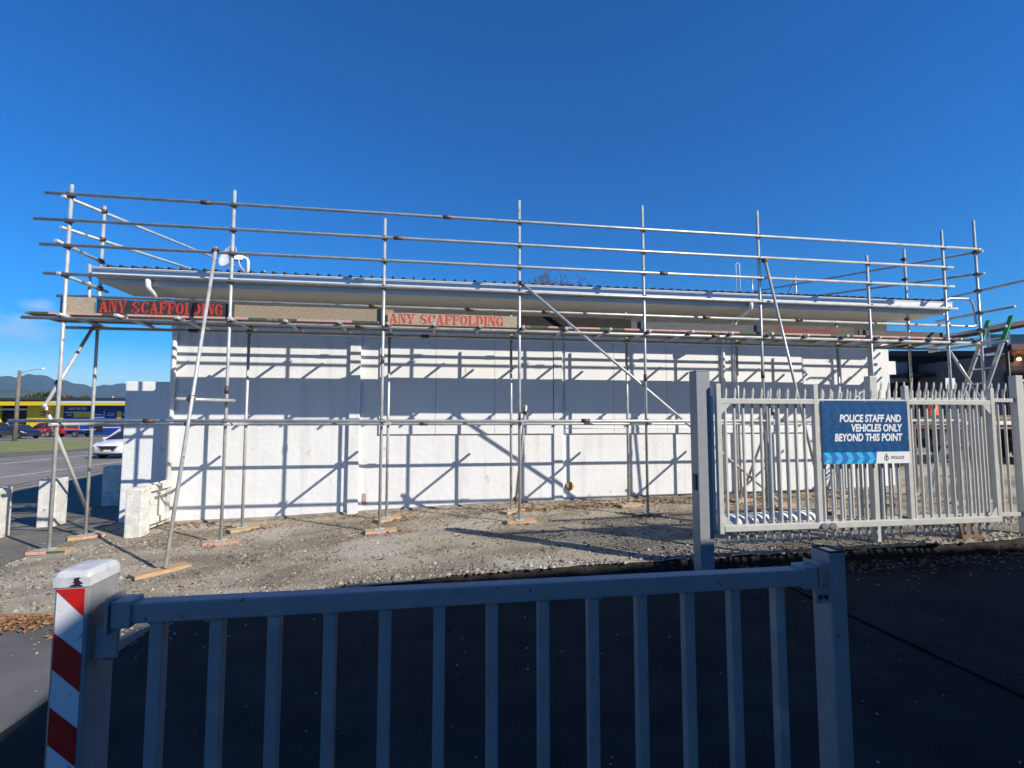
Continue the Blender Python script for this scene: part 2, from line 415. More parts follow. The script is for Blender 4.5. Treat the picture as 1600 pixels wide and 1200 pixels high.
# gable part of the side walls up to the sloping roof
for x in (WX0 + .002, WX1 - .102):
    mb.prism([(WY + .002, ZS + .09), (WY + DEP - .002, ZS + .09), (WY + DEP - .002, zroof(WY + DEP) - .12), (WY + .002, zroof(WY) - .12)], x, x + .1, lambda u, w, t: Vector((t, u, w)))
mb.build('wall', M_wall, B)
MB().box(-1.60, -1.41, WY - .07, WY, -.5, ZS).build('pilaster', M_wall, B)
MB().box(2.345, 2.52, WY - .045, WY, -.5, ZS).build('pilaster', M_wall, B)
MB().box(9.62, 10.06, WY - .05, WY, -.5, ZS).build('pilaster', M_wall, B)
M_ymk = mat('yellow_paint_mark', (.66, .56, .30), .7, var=.2, vscale=40)
M_panel = mat('painted_board', (.80, .80, .77), .6, var=.03, vscale=2, bump=.05, bscale=30)
for x0, x1, joints in ((-1.06, 2.33, (.0, 1.15)), (2.58, 7.9, (3.6, 4.75, 5.9, 7.0))):
    xs_ = [x0, *joints, x1]; mb = MB()
    for a, b in zip(xs_, xs_[1:]): mb.bbox(a + .003, b - .003, WY - .035, WY - .001, 1.315, 3.45, .003)
    wb_ = mb.build('window_board', M_panel, B)
    if x0 < 0:
        for px in (720.5, 727.5):
            q = at_y(px, 579, WY - .037)
            MB().box(q.x - .012, q.x + .012, WY - .037, WY - .0352, q.z - .05, q.z + .05).build('paint_mark', M_ymk, wb_)
M_yel = mat('yellow_cap_plastic', (.55, .36, .06), .6, col2=(.30, .19, .05), vscale=25)
MB().lathe([(.0, 0), (.086, 0), (.086, .02), (.075, .03), (0, .03)], (2.66, WY - .001, .27), 20, Matrix.Rotation(R(90), 4, 'X')).build('wall_cap', M_yel, B)
MB().box(-1.34, -1.27, WY - .012, WY - .001, -.0, .21).build('wall_tag', mat('faded_pink_tag', (.55, .40, .36), .7, var=.4, vscale=30), B)
# roof: sloping sheet with ribs, ends showing above the gutter
EX0, EX1, EY = -5.42, 10.60, 8.88
YB = WY + DEP + .35
mb = MB()
prof = []; x = EX0
while x < EX1 - .17:
    prof += [(x, 0), (x + .128, 0), (x + .142, .038), (x + .166, .038)]; x += .18
prof += [(EX1, 0)]
vs = []; n = len(prof)
for y in (EY - .06, YB):
    vs += [Vector((px, y, zroof(y) + dz + .05)) for px, dz in prof]
for y in (EY - .06, YB):
    vs += [Vector((px, y, zroof(y) + dz + .032)) for px, dz in prof]
fs = [(i, i + 1, n + i + 1, n + i) for i in range(n - 1)] + [(2 * n + i + 1, 2 * n + i, 3 * n + i, 3 * n + i + 1) for i in range(n - 1)]
fs += [(i, 2 * n + i, 2 * n + i + 1, i + 1) for i in range(n - 1)]
mb.add(vs, fs)
rf = mb.build('roof', M_roof, B)
# soffit, fascia, barge boards
MB().box(EX0 + .03, EX1 - .03, EY + .03, WY - .002, ZS - .03, ZS).build('soffit', M_soffit, B)
MB().box(EX0 + .01, EX1 - .01, EY, EY + .028, ZS - .045, 4.03).build('fascia', M_fascia, B)
for xa in (EX0 - .012, EX1 - .016):
    mb = MB(); mb.prism([(EY - .02, 3.86), (EY - .02, 4.055), (YB, zroof(YB) + .03), (YB, zroof(YB) - .17)], xa, xa + .028, lambda u, w, t: Vector((t, u, w)))
    mb.build('barge_board', M_white, B)
for xa, xb in ((EX0 + .02, WX0 - .003), (WX1 + .003, EX1 - .02)):   # sloping side soffits
    mb = MB(); mb.prism([(EY + .05, zroof(EY) - .16), (EY + .05, zroof(EY) - .14), (YB, zroof(YB) - .14), (YB, zroof(YB) - .16)], xa, xb, lambda u, w, t: Vector((t, u, w)))
    mb.build('soffit', M_white, B)
# gutter: quad profile
mb = MB()
pr = [(EY - .002, 3.885), (EY - .095, 3.885), (EY - .112, 3.892), (EY - .118, 3.91), (EY - .118, 4.018), (EY - .128, 4.022), (EY - .128, 4.034), (EY - .10, 4.034), (EY - .10, 3.915), (EY - .09, 3.90), (EY - .002, 3.90)]
mb.prism(pr, EX0 - .03, EX1 + .03, lambda u, w, t: Vector((t, u, w)))
for xe in (EX0 - .034, EX1 + .03): mb.box(xe, xe + .004, EY - .112, EY - .004, 3.888, 4.03)
for x in lin(EX0 + .5, EX1 - .5, 14): mb.box(x, x + .02, EY - .1285, EY - .003, 4.0345, 4.0375)
mb.build('gutter', M_white, B)
# downpipes
def arc_pts(pts, k=5):                                    # round the corners of a polyline
    pts = [Vector(p) for p in pts]; out = [pts[0]]
    for a, b, c in zip(pts, pts[1:], pts[2:]):
        r_ = min((a - b).length, (c - b).length) * .4
        p, q = b + (a - b).normalized() * r_, b + (c - b).normalized() * r_
        for i in range(k + 1):
            t = i / k; out.append((p * (1 - t) + b * t) * (1 - t) + (b * (1 - t) + q * t) * t)
    return out + [pts[-1]]
MB().tube(arc_pts([(-4.66, EY - .06, 3.90), (-4.66, EY - .06, 3.74), (-4.66, WY - .06, 3.42), (-4.66, WY - .06, -.2)]), .042, 12).build('downpipe', M_white, B)
MB().tube(arc_pts([(6.08, EY - .06, 3.90), (6.08, EY - .06, 3.76), (6.02, WY - .06, 3.46), (6.02, WY - .06, -.0)]), .042, 12).build('downpipe', M_white, B)
MB().tube([(6.28, WY - .045, 3.3), (6.28, WY - .045, .05)], .03, 10).build('conduit', M_white, B)
MB().tube([(2.6, WY - .03, 1.42), (3.5, WY - .03, 1.42), (7.6, WY - .03, 1.42)], .012, 8).build('conduit', M_white, B)
mb = MB(); mb.box(WX1 + .002, WX1 + .34, WY + .1, WY + .45, 2.62, 2.92)
mb.build('meter_box', M_white, B)
mb = MB()                                                  # concrete footing strip at the wall foot
vs = []
xs_ = lin(WX0, WX1, 60)
for x in xs_: vs += [Vector((x, WY - .06, zg(x, WY) - .05)), Vector((x, WY - .05, zg(x, WY) + .03)), Vector((x, WY - .001, zg(x, WY) + .04))]
fs = []
for i in range(59):
    for k in (0, 1): fs.append((3 * i + k, 3 * i + k + 1, 3 * i + 4 + k, 3 * i + 3 + k))
mb.add(vs, fs); mb.build('footing', M_conc, B)

# low wing wall at the left corner
mb = MB(); mb.bbox(-5.60, WX0 - .003, 10.06, 10.26, -.6, 2.29, .02)
top_mesh(mb, 'wing_wall', M_wall, 'short white wall stub joined to the left corner of the white building', 'wall')

# dish on the roof
D = thing('satellite_dish', 'white dish aerial on a short arm above the gutter', 'aerial', (-3.40, 9.55, 4.2))
dc = at_y(361, 404, 9.5); pa_ = at_y(388, 404, 9.5)
mb = MB(); Mx = Matrix.Translation(dc) @ Matrix.Rotation(R(-34), 4, 'Z') @ Matrix.Rotation(R(72), 4, 'X')
pts = [(.0, 0.0), (.10, .012), (.17, .04), (.215, .07), (.22, .08), (.21, .08), (.16, .052), (.09, .024), (0, .012)]
mb.lathe(pts, (0, 0, 0), 24); mb.v = [Mx @ p for p in mb.v]
mb.build('dish', M_white, D)
MB().tube(arc_pts([(pa_.x, 9.5, 4.13), (pa_.x, 9.5, pa_.z + .02), (dc.x + .05, 9.5, dc.z)]), .028, 10).build('mount_arm', M_white, D)
MB().bbox(dc.x + .05, dc.x + .20, 9.45, 9.55, dc.z - .03, dc.z + .07, .01).build('receiver', M_white, D)
MB().tube(arc_pts([(dc.x + .15, 9.44, dc.z - .03), (dc.x + .18, 9.42, dc.z - .14), (pa_.x - .03, 9.46, dc.z - .26)]), .008, 6).build('cable', M_white, D)
def aerial(px0, py0, y, ztop, label, loop=False):
    p = at_y(px0, py0, y); base = (p.x, y, zroof(y) + .03)
    T = thing('aerial', label, 'aerial', base, 0, 'thin aerials on the roof')
    mb = MB()
    if loop: mb.tube([(p.x, y, base[2]), (p.x, y, ztop), (p.x + .05, y, ztop + .02), (p.x + .10, y, ztop), (p.x + .10, y, base[2] + .1)], .011, 8)
    else: mb.tube([(p.x, y, base[2]), (p.x, y, ztop)], .012, 8)
    mb.build('mast', M_white if loop else M_alu, T)
    mb = MB(); mb.box(p.x - .06, p.x + .06, y - .05, y + .05, base[2], base[2] + .02); mb.build('base_plate', M_alu, T)
aerial(1151, 455, 11.5, at_y(1151, 412, 11.5).z, 'white folded loop aerial on the roof right of the bare tree', True)
aerial(1176, 455, 11.8, at_y(1176, 428, 11.8).z, 'short plain aerial rod on the roof beside the loop aerial')

# ------------------------------------------------------------------ scaffold
TR = .0242
SC = thing('scaffold', 'tube and coupler scaffold along the front and both ends of the white building', 'scaffold', (2.0, 8.6, zg(2, 8.6)))
YF, YI = 8.2, 9.0
cp = None
def coupler(parent, p, d1, d2, r=.034):
    """a clamp: a collar round each tube and a bolt"""
    p = Vector(p); mb = MB(); d1 = Vector(d1).normalized(); d2 = Vector(d2).normalized()
    mb.tube([p - d1 * .03, p + d1 * .03], r, 10)
    n_ = d1.cross(d2)
    if n_.length < .1: n_ = Vector((0, 1, 0))
    n_.normalize()
    q = p + n_ * .048 if n_.y < 0 else p - n_ * .048
    q = p
    mb.tube([q - d2 * .045, q + d2 * .045], r * .98, 10)
    mb.tube([p - n_ * .062 + d1 * .02, p + n_ * .062 + d1 * .02], .010, 6)
    mb.tube([p + d2 * .05 - n_ * .03, p + d2 * .05 + n_ * .045], .012, 6)
    mb.build('coupler', M_coupler, parent)
POLES = [(-5.44, 5.12), (-3.16, 5.19), (-.85, 4.88), (1.38, 5.34), (3.60, 5.39), (5.84, 5.44), (8.10, 4.71), (9.80, 5.31), (10.56, 5.55)]
PR = {}
SB = .045                                                  # thickness of the sole boards
for i, (x, zt) in enumerate(POLES):
    zb = zg(x, YF) + SB
    mb = MB(); mb.tube([(x, YF, zb + .012), (x, YF, zt)], TR, 14)
    mb.cur = 0; mb.box(x - .07, x + .07, YF - .07, YF + .07, zb + .001, zb + .012)
    if i in (4,): pass
    s = mb.build('standard', M_tube, SC); PR[('f', i)] = s
    if i in (1, 2, 4, 5):
        z_ = {1: 2.05, 2: 2.55, 4: 2.32, 5: 2.4}[i]
        MB().tube([(x, YF, z_ - .06), (x, YF, z_ + .06)], .031, 12).build('joint_sleeve', M_coupler, s)
INX = [-5.47, -3.15, -.82, 1.36, 3.58, 5.86, 8.10, 9.80]
INT = [5.13, 3.14, 3.12, 3.62, 3.64, 3.60, 3.62, 5.20]
for i, (x, zt) in enumerate(zip(INX, INT)):
    zb = zg(x, YI) + SB
    mb = MB(); mb.tube([(x, YI, zb + .012), (x, YI, zt)], TR, 14); mb.box(x - .07, x + .07, YI - .07, YI + .07, zb + .001, zb + .012)
    PR[('b', i)] = mb.build('standard', M_tube, SC)
MB().tube([(-5.52, 8.87, 3.16), (-5.56, 8.87, 4.10)], TR, 12).build('standard', M_tube, SC)   # short post at the left end
LED = [('guard_rail', -5.75, 10.62, 4.95, YF - .05), ('guard_rail', -5.88, 9.95, 4.55, YF - .05), ('guard_rail', -5.78, 9.95, 4.17, YF - .05),
       ('guard_rail', -5.70, 10.0, 3.735, YF - .05), ('ledger', -5.95, 10.45, 3.073, YF - .05), ('ledger', -6.02, 10.2, 1.575, YF - .05)]
for nm, xa, xb, z, y in LED:
    s = MB().tube([(xa, y, z + .004), ((xa + xb) / 2, y, z - .006), (xb, y, z + .002)], TR, 14).build(nm, M_tube, SC)
    for xj in {4.95: (-3.55, .16), 4.55: (-.63,), 4.17: (3.95,), 3.735: (), 3.073: (-1.2, 4.9), 1.575: (-4.2, 2.5)}[z]:
        MB().tube([(xj - .07, y, z), (xj + .07, y, z)], .033, 12).build('joint_sleeve', M_coupler, s)
for nm, xa, xb, z, y in [('guard_rail', -6.05, 10.7, 3.585, YI - .055), ('ledger', -5.9, 10.6, 3.073, YI - .05), ('ledger', -5.75, 10.1, 1.52, YI - .05)]:
    s = MB().tube([(xa, y, z), (xb, y, z - .012)], TR, 14).build(nm, M_tube, SC)
    for xj in ((-1.1, .6, 2.0, 5.2, 7.2) if z > 3.3 else (-4.0, -.2)):
        MB().tube([(xj - .07, y, z), (xj + .07, y, z)], .033, 12).build('joint_sleeve', M_coupler, s)
# transoms: at every pair of poles low down, and every half bay under the deck
for i, x in enumerate(INX):
    xo = x + .055
    MB().tube([(xo, YF - .17, 1.525), (xo, YI + .16, 1.525)], TR, 12).build('transom', M_tube, SC)
    if i < 7: pass
tx = []
for a, b in zip(INX, INX[1:]): tx += [a + .06, a + (b - a) * .36, a + (b - a) * .70]
tx += [INX[-1] + .06, 10.35]
for k, x in enumerate(tx):
    s = MB().tube([(x, YF - .16 - .05 * (k % 2), 3.121), (x, YI + .17 + .06 * (k % 3), 3.121)], TR, 12).build('transom', M_tube, SC)
    if 0 < k < len(tx):
        coupler(s, (x, YF - .05, 3.10), (0, 1, 0), (1, 0, 0), .031)
# couplers at the poles
for i, (x, zt) in enumerate(POLES):
    for z in (4.95, 4.55, 4.17, 3.735, 3.073, 1.575):
        if z > zt - .05 or (i == 8 and z in (4.55, 4.17, 3.735, 1.575)): continue
        coupler(PR[('f', i)], (x, YF - .024, z), (0, 0, 1), (1, 0, 0))
for i, x in enumerate(INX):
    for z in (3.073, 1.52):
        coupler(PR[('b', i)], (x, YI - .026, z), (0, 0, 1), (1, 0, 0), .032)
# sloping return rails over the two ends of the roof, short level rails at the corners
def rail(p, q, nm='guard_rail', n=12): return MB().tube([p, q], TR, n).build(nm, M_tube, SC)
rail((-5.50, 8.12, 4.905), (-5.50, 17.2, 6.19)); rail((-5.50, 8.12, 4.43), (-5.50, 17.2, 5.72))
rail((-5.49, 8.02, 4.20), (-5.49, 9.12, 4.20)); rail((-5.49, 8.10, 3.74), (-5.49, 9.22, 3.74))
rail((10.61, 8.1, 4.90), (10.61, 17.2, 6.19)); rail((10.61, 8.1, 4.46), (10.61, 17.2, 5.76))
rail((10.61, 6.9, 4.13), (10.61, 9.1, 4.13)); rail((10.61, 7.62, 3.69), (10.61, 9.1, 3.69)); rail((10.61, 7.78, 3.35), (10.61, 9.1, 3.35))
rail((10.5, 7.7, 3.05), (10.5, 9.2, 3.05), 'ledger')
for x in (-5.55, 10.66):
    for y in (13.3, 17.0):
        rail((x, y, zroof(y) + .06), (x, y, 4.9 + (y - 8.2) * .143 + .28), 'standard')
rail((10.64, 14.1, 5.0), (10.64, 13.3, 5.75), 'brace')
for p in ((-5.47, YI - .02, 5.035), (-5.47, YI - .02, 4.56), (-5.47, YI - .02, 4.2), (-5.47, YI - .02, 3.74)): coupler(PR[('b', 0)], p, (0, 0, 1), (0, 1, .1))
for p in ((9.80, YI, 4.98), (9.80, YI, 4.55), (9.80, YI, 3.70)): coupler(PR[('b', 7)], p, (0, 0, 1), (0, 1, .1))
for p in ((10.57, YF, 4.90), (10.57, YF, 4.46), (10.57, YF, 4.13), (10.57, YF, 3.69), (10.57, YF, 3.35)): coupler(PR[('f', 8)], p, (0, 0, 1), (0, 1, .1))
# braces
BR = []
def brace(p, q, off=.12):
    p, q = Vector(p), Vector(q); d = (q - p).normalized() * off
    s = MB().tube([p - d, q + d], TR, 12).build('brace', M_tube, SC); BR.append(s); return s, p, q
for x in (-5.51, 1.46, 5.93):
    s, p, q = brace((x, 8.10, 1.72), (x, 9.06, .16)); coupler(s, q, q - p, (1, 0, 0)); coupler(s, p, q - p, (0, 0, 1))
    if x < 0:
        s, p, q = brace((x, 8.10, 1.86), (x, 8.92, 3.04)); coupler(s, p + (q - p) * .22, q - p, (0, 0, 1))
bz = zg(-3.31, 6.95) + SB
s = MB().tube([(-3.37, 8.13, 4.24), (-3.31, 6.95, bz + .005)], TR, 14).build('brace', M_tube, SC)
coupler(s, (-3.372, 8.125, 4.19), (.05, -1.1, -4.2), (1, 0, 0))
h = (1.86 - bz) / (4.24 - bz); yb_ = 6.95 + 1.18 * h
s = MB().tube([(-3.52, yb_ - .05, 1.88), (-3.02, 8.14, 1.88)], TR, 12).build('brace', M_tube, SC)
coupler(s, (-3.36, yb_ + .02, 1.88), (.3, .6, 0), (0, 0, 1)); coupler(s, (-3.10, 8.12, 1.88), (0, 0, 1), (1, .6, 0))
s = MB().tube([(1.33, 8.10, 3.93), (6.26, 8.42, zg(6.26, 8.5) + .08)], TR, 14).build('brace', M_tube, SC)
coupler(s, (1.40, 8.11, 3.87), (0, 0, 1), (1, 0, -.8))
s = MB().tube([(5.90, 8.12, 4.54), (6.66, 7.82, zg(6.66, 7.8) + SB)], TR, 14).build('brace', M_tube, SC)
coupler(s, (5.905, 8.12, 4.48), (0, 0, 1), (1, 0, 0))
s = MB().tube([(9.86, 8.28, 3.02), (10.72, 8.20, 1.62)], TR, 12).build('brace', M_tube, SC)
# small hinged hoop at the top of the ladder
mb = MB(); mb.tube(arc_pts([(9.86, 8.25, 3.92), (9.93, 8.25, 3.96), (10.42, 8.24, 3.97), (10.49, 8.24, 3.80), (10.52, 8.24, 3.44), (10.40, 8.24, 3.42), (9.93, 8.25, 3.42), (9.86, 8.25, 3.50)], 4), .02, 10)
mb.build('access_gate', M_alu, SC)

# deck planks (three rows, four lengths), resting on the transoms
SEGN = ['at the far left end', 'left of the middle', 'right of the middle', 'at the right end']
SEG = [(-5.98, -2.56), (-2.545, 1.48), (1.495, 5.88), (5.895, 10.55)]
ROWN = ['outer pink edged', 'middle', 'inner wall side']
for r_ in range(3):
    for k, (a, b) in enumerate(SEG):
        y0 = 8.236 + r_ * .236; z0 = 3.148
        sh = 0
        T = thing('scaffold_plank', f'{ROWN[r_]} deck plank {SEGN[k]} of the scaffold', 'plank', ((a + b) / 2, y0 + .11, z0), 0, 'deck planks on the scaffold')
        MB().bbox(a + sh, b + sh, y0, y0 + .222, z0, z0 + .037, .004).build('board', M_plank, T)
        if r_ == 0:
            for (u, v, m) in ((.02, .09, M_green), (.09, .30, M_pink), (.30, .40, M_green), (.40, .90, M_pink), (.90, .98, M_green)):
                L = b - a
                MB().box(a + sh + L * u, a + sh + L * v - .004, y0 - .003, y0 - .0005, z0 + .003, z0 + .034).build('edge_band', m, T)
# toe boards
GL = {}
def arc_poly(cx, cy, rx, ry, t0, t1, a0, a1, n=8):
    o = [(cx + rx * math.cos(R(a0 + (a1 - a0) * i / n)), cy + ry * math.sin(R(a0 + (a1 - a0) * i / n))) for i in range(n + 1)]
    i_ = [(cx + (rx - t0) * math.cos(R(a0 + (a1 - a0) * i / n)), cy + (ry - t1) * math.sin(R(a0 + (a1 - a0) * i / n))) for i in range(n + 1)]
    return o + i_[::-1]
GL['A'] = [[(.02, 0), (.32, 0), (.32, .1), (.02, .1)], [(.10, .1), (.22, .1), (.45, .95), (.36, .95)], [(.36, 1), (.58, 1), (.90, .1), (.60, .1)], [(.54, 0), (.98, 0), (.98, .1), (.54, .1)], [(.24, .27), (.56, .27), (.52, .38), (.28, .38)]]
GL['N'] = [[(0, 0), (.30, 0), (.30, .1), (0, .1)], [(.10, .1), (.20, .1), (.20, .86), (.10, .86)], [(0, .9), (.30, .9), (.26, 1), (0, 1)], [(.26, .97), (.46, 1), (.88, .02), (.64, .02)], [(.80, .24), (.90, .0), (.90, .88), (.80, .88)], [(.68, .9), (1, .9), (1, 1), (.68, 1)]]
GL['Y'] = [[(0, .9), (.42, .9), (.42, 1), (0, 1)], [(.06, .88), (.36, .88), (.56, .46), (.36, .42)], [(.60, .46), (.68, .42), (.92, .88), (.80, .88)], [(.66, .9), (1, .9), (1, 1), (.66, 1)], [(.36, .1), (.62, .1), (.62, .40), (.36, .40)], [(.24, 0), (.74, 0), (.74, .1), (.24, .1)]]
GL['O'] = [arc_poly(.5, .5, .48, .5, .26, .12, 100, 260, 12), arc_poly(.5, .5, .48, .5, .26, .12, -80, 80, 12)]
GL['C'] = [arc_poly(.5, .5, .48, .5, .27, .12, 98, 262, 12), arc_poly(.5, .5, .46, .5, .14, .12, 15, 82, 6), arc_poly(.5, .5, .46, .5, .10, .12, -82, -30, 6), [(.82, .62), (.94, .62), (.94, 1), (.86, 1)]]
GL['G'] = GL['C'][:2] + [[(.56, .38), (.98, .38), (.98, .46), (.56, .46)], [(.66, .36), (.90, .36), (.90, 0), (.66, .08)], arc_poly(.5, .5, .46, .5, .12, .12, -82, -50, 4)]
GL['S'] = [arc_poly(.48, .73, .40, .27, .24, .11, 60, 250, 10), arc_poly(.50, .27, .42, .27, .26, .11, -120, 70, 10), [(.20, .58), (.45, .62), (.82, .42), (.55, .36)], [(.80, .68), (.90, .68), (.90, 1), (.82, 1)], [(.06, 0), (.14, 0), (.16, .32), (.06, .32)]]
GL['F'] = [[(.02, 0), (.52, 0), (.52, .1), (.02, .1)], [(.12, .1), (.38, .1), (.38, .9), (.12, .9)], [(.02, .9), (.38, .9), (.38, 1), (.02, 1)], [(.42, .9), (.95, .9), (.95, 1), (.42, 1)], [(.80, .68), (.95, .66), (.95, .9), (.86, .9)], [(.42, .46), (.66, .46), (.66, .56), (.42, .56)], [(.62, .34), (.70, .34), (.70, .68), (.62, .68)]]
GL['L'] = [[(.02, 0), (.38, 0), (.38, .1), (.02, .1)], [(.12, .1), (.38, .1), (.38, .9), (.12, .9)], [(.02, .9), (.50, .9), (.50, 1), (.02, 1)], [(.42, 0), (.95, 0), (.95, .1), (.42, .1)], [(.80, .1), (.95, .1), (.95, .36), (.88, .34)]]
GL['D'] = [[(.02, 0), (.38, 0), (.38, .1), (.02, .1)], [(.10, .1), (.36, .1), (.36, .9), (.10, .9)], [(.02, .9), (.38, .9), (.38, 1), (.02, 1)], arc_poly(.42, .5, .54, .5, .27, .11, -88, 88, 12)]
GL['I'] = [[(.0, 0), (.46, 0), (.46, .1), (.0, .1)], [(.10, .1), (.36, .1), (.36, .9), (.10, .9)], [(.0, .9), (.46, .9), (.46, 1), (.0, 1)]]
ADV = {'I': .54, 'F': 1.0, 'L': 1.0, ' ': .55}
def stencil(txt, x0, x1, z0, z1, y, smear=0):
    W_ = sum(ADV.get(c, 1.08) for c in txt); sx = (x1 - x0) / W_; mb = MB(); x = x0
    for c in txt:
        for poly in GL.get(c, []):
            mb.prism([(x + u * sx, z0 + w * (z1 - z0)) for u, w in poly], y, y - .0016, lambda u, w, t: Vector((u, t, w)))
        x += ADV.get(c, 1.08) * sx
    return mb
M_tb_black = mat('black_painted_board', (.022, .022, .024), .6, col2=(.05, .045, .04), vscale=8, stretch=(1, 6, 6))
M_tb_sand = mat('sandy_board', (.36, .29, .19), .85, col2=(.26, .20, .13), vscale=7, stretch=(3, 10, 10), speck=[((.6, .55, .45), 9, .70, .74)])
M_tb_pale = mat('pale_pink_board', (.48, .38, .27), .8, col2=(.33, .25, .17), vscale=6, stretch=(2, 12, 12))
M_tb_dark = mat('dark_brown_board', (.020, .016, .013), .8, spec=.2, col2=(.040, .030, .024), vscale=6, stretch=(1, 10, 10), speck=[((.16, .13, .11), 14, .71, .76)])
M_tb_char = mat('charcoal_board', (.075, .072, .072), .85, col2=(.14, .135, .13), vscale=6, stretch=(1, 14, 14))
M_tb_wth = mat('weathered_board', (.17, .13, .095), .9, col2=(.09, .07, .05), vscale=6, stretch=(1, 12, 12), speck=[((.32, .28, .22), 16, .68, .74)])
ZT = 3.19
def toe(name_, label, x0, x1, zt, m, txt=None, y=8.238, zb=3.187, tx=None):
    T = thing('toe_board', label, 'board', ((x0 + x1) / 2, y, zb), 0, 'toe boards along the scaffold deck')
    mb = MB(); L = x1 - x0; n = 14
    vs = []; rr = random.Random(int(x0 * 100))
    for i in range(n + 1):
        x = x0 + L * i / n; dz = rr.uniform(-.003, .003)
        vs += [Vector((x, y, zb)), Vector((x, y + .036, zb)), Vector((x, y + .036, zt + dz)), Vector((x, y, zt + dz))]
    fs = [(0, 1, 2, 3), (4 * n + 3, 4 * n + 2, 4 * n + 1, 4 * n)]
    for i in range(n):
        for k in range(4): fs.append((4 * i + k, 4 * i + (k + 1) % 4, 4 * i + 4 + (k + 1) % 4, 4 * i + 4 + k))
    mb.add(vs, fs); mb.build('board', m, T)
    if txt:
        ws = sum(ADV.get(c, 1.08) for c in txt); xw = tx[0]
        for word in txt.split(' '):
            w_ = sum(ADV.get(c, 1.08) for c in word) / ws * (tx[1] - tx[0])
            stencil(word, xw, xw + w_, zb + .014, zt - .014, y - .0004).build('lettering', M_redtxt, T)
            xw += w_ + ADV[' '] / ws * (tx[1] - tx[0])
    return T
toe('a', 'short pale timber toe board end at the far left of the deck', -5.54, -5.09, 3.425, M_tb_pale, y=8.262)
toe('b', 'black toe board with red stencilled ANY SCAFFOLDING lettering', -5.04, -3.21, 3.395, M_tb_black, 'ANY SCAFFOLDING', tx=(-5.00, -3.27))
toe('c', 'long sandy bare toe board between the two ANY SCAFFOLDING boards', -3.12, -.70, 3.385, M_tb_sand, y=8.262)
toe('d', 'pale timber toe board with red stencilled ANY SCAFFOLDING lettering', -.78, 1.34, 3.325, M_tb_pale, 'ANY SCAFFOLDING', tx=(-.75, 1.12), y=8.196, zb=3.136)
toe('e', 'blackened toe board right of the middle pole crossed by the long brace', 1.41, 3.36, 3.350, M_tb_dark, y=8.24)
toe('f', 'charcoal grey toe board between the dark brown and the red marked boards', 3.38, 5.80, 3.315, M_tb_char, y=8.26)
t_ = toe('g', 'weathered toe board smeared with red paint near the right end', 5.90, 7.78, 3.325, M_tb_wth)
mb = MB(); rr = random.Random(2)
for i in range(26):
    x = 6.22 + 1.2 * i / 26; zc = ZT + .05 + rr.uniform(-.012, .016)
    k = 7; ra = rr.uniform(.035, .06); rb = rr.uniform(.022, .042)
    mb.prism([(x + ra * math.cos(a * 6.283 / k) * rr.uniform(.7, 1.1), zc + rb * math.sin(a * 6.283 / k) * rr.uniform(.7, 1.1)) for a in range(k)], 8.2375 - i * .00006, 8.2365 - i * .00006, lambda u, w, t: Vector((u, t, w)))
mb.build('paint_smear', mat('dull_red_paint', (.36, .035, .03), .8, col2=(.12, .03, .025), vscale=30), t_)
toe('h', 'plain weathered grey toe board at the right end of the deck', 7.92, 9.77, 3.285, M_tb_wth, y=8.262)

# sole boards under the pole feet
def sole(x, y, a, w, l, label, ends=None):
    z = zg(x, y); T = thing('sole_board', label, 'board', (x, y, z - .004), R(a), 'timber sole boards under the scaffold poles')
    MB().bbox(-l / 2, l / 2, -w / 2, w / 2, 0, SB + .002, .004).build('board', M_timber, T, local=True)
    if ends:
        for u0, u1, m in ends: MB().box(-l / 2 + l * u0, -l / 2 + l * u1, -w / 2 - .002, -w / 2 - .0004, .006, SB - .003).build('edge_band', m, T, local=True)
ORD = ['first', 'second', 'third', 'fourth', 'fifth', 'sixth', 'seventh', 'eighth', 'ninth']
FA = [8, 8, 12, 4, 2, 6, 0, 4, 8]; BA = [32, 40, 45, 38, 12, 20, 8, 10]
for i, (x, zt) in enumerate(POLES):
    e = {0: [(0, .5, M_pink), (.5, .95, M_green)], 1: [(0, .95, M_pink)], 2: [(0, 1, M_pink)], 3: [(.6, 1, M_pink)], 4: [(0, .5, M_green), (.5, 1, M_pink)]}.get(i, [(0, .6, M_pink)])
    sole(x + .02, YF, FA[i], .2, .48, f'timber sole board under the {ORD[i]} outer scaffold pole from the left', e)
for i, x in enumerate(INX):
    sole(x + .02, YI, BA[i], .2, .46, f'timber sole board under the {ORD[i]} wall side scaffold pole from the left', [(.4, 1, M_pink)] if i in (0, 3) else None)
sole(-3.36, 6.95, 48, .2, .62, 'long bare pine sole board under the raking brace near the barrier post')
sole(6.66, 7.82, 10, .2, .5, 'pine sole board under the raking brace seen through the sliding gate')
sole(6.34, 8.5, 4, .2, .42, 'pine sole board under the foot of the long diagonal brace', [(0, 1, M_pink)])
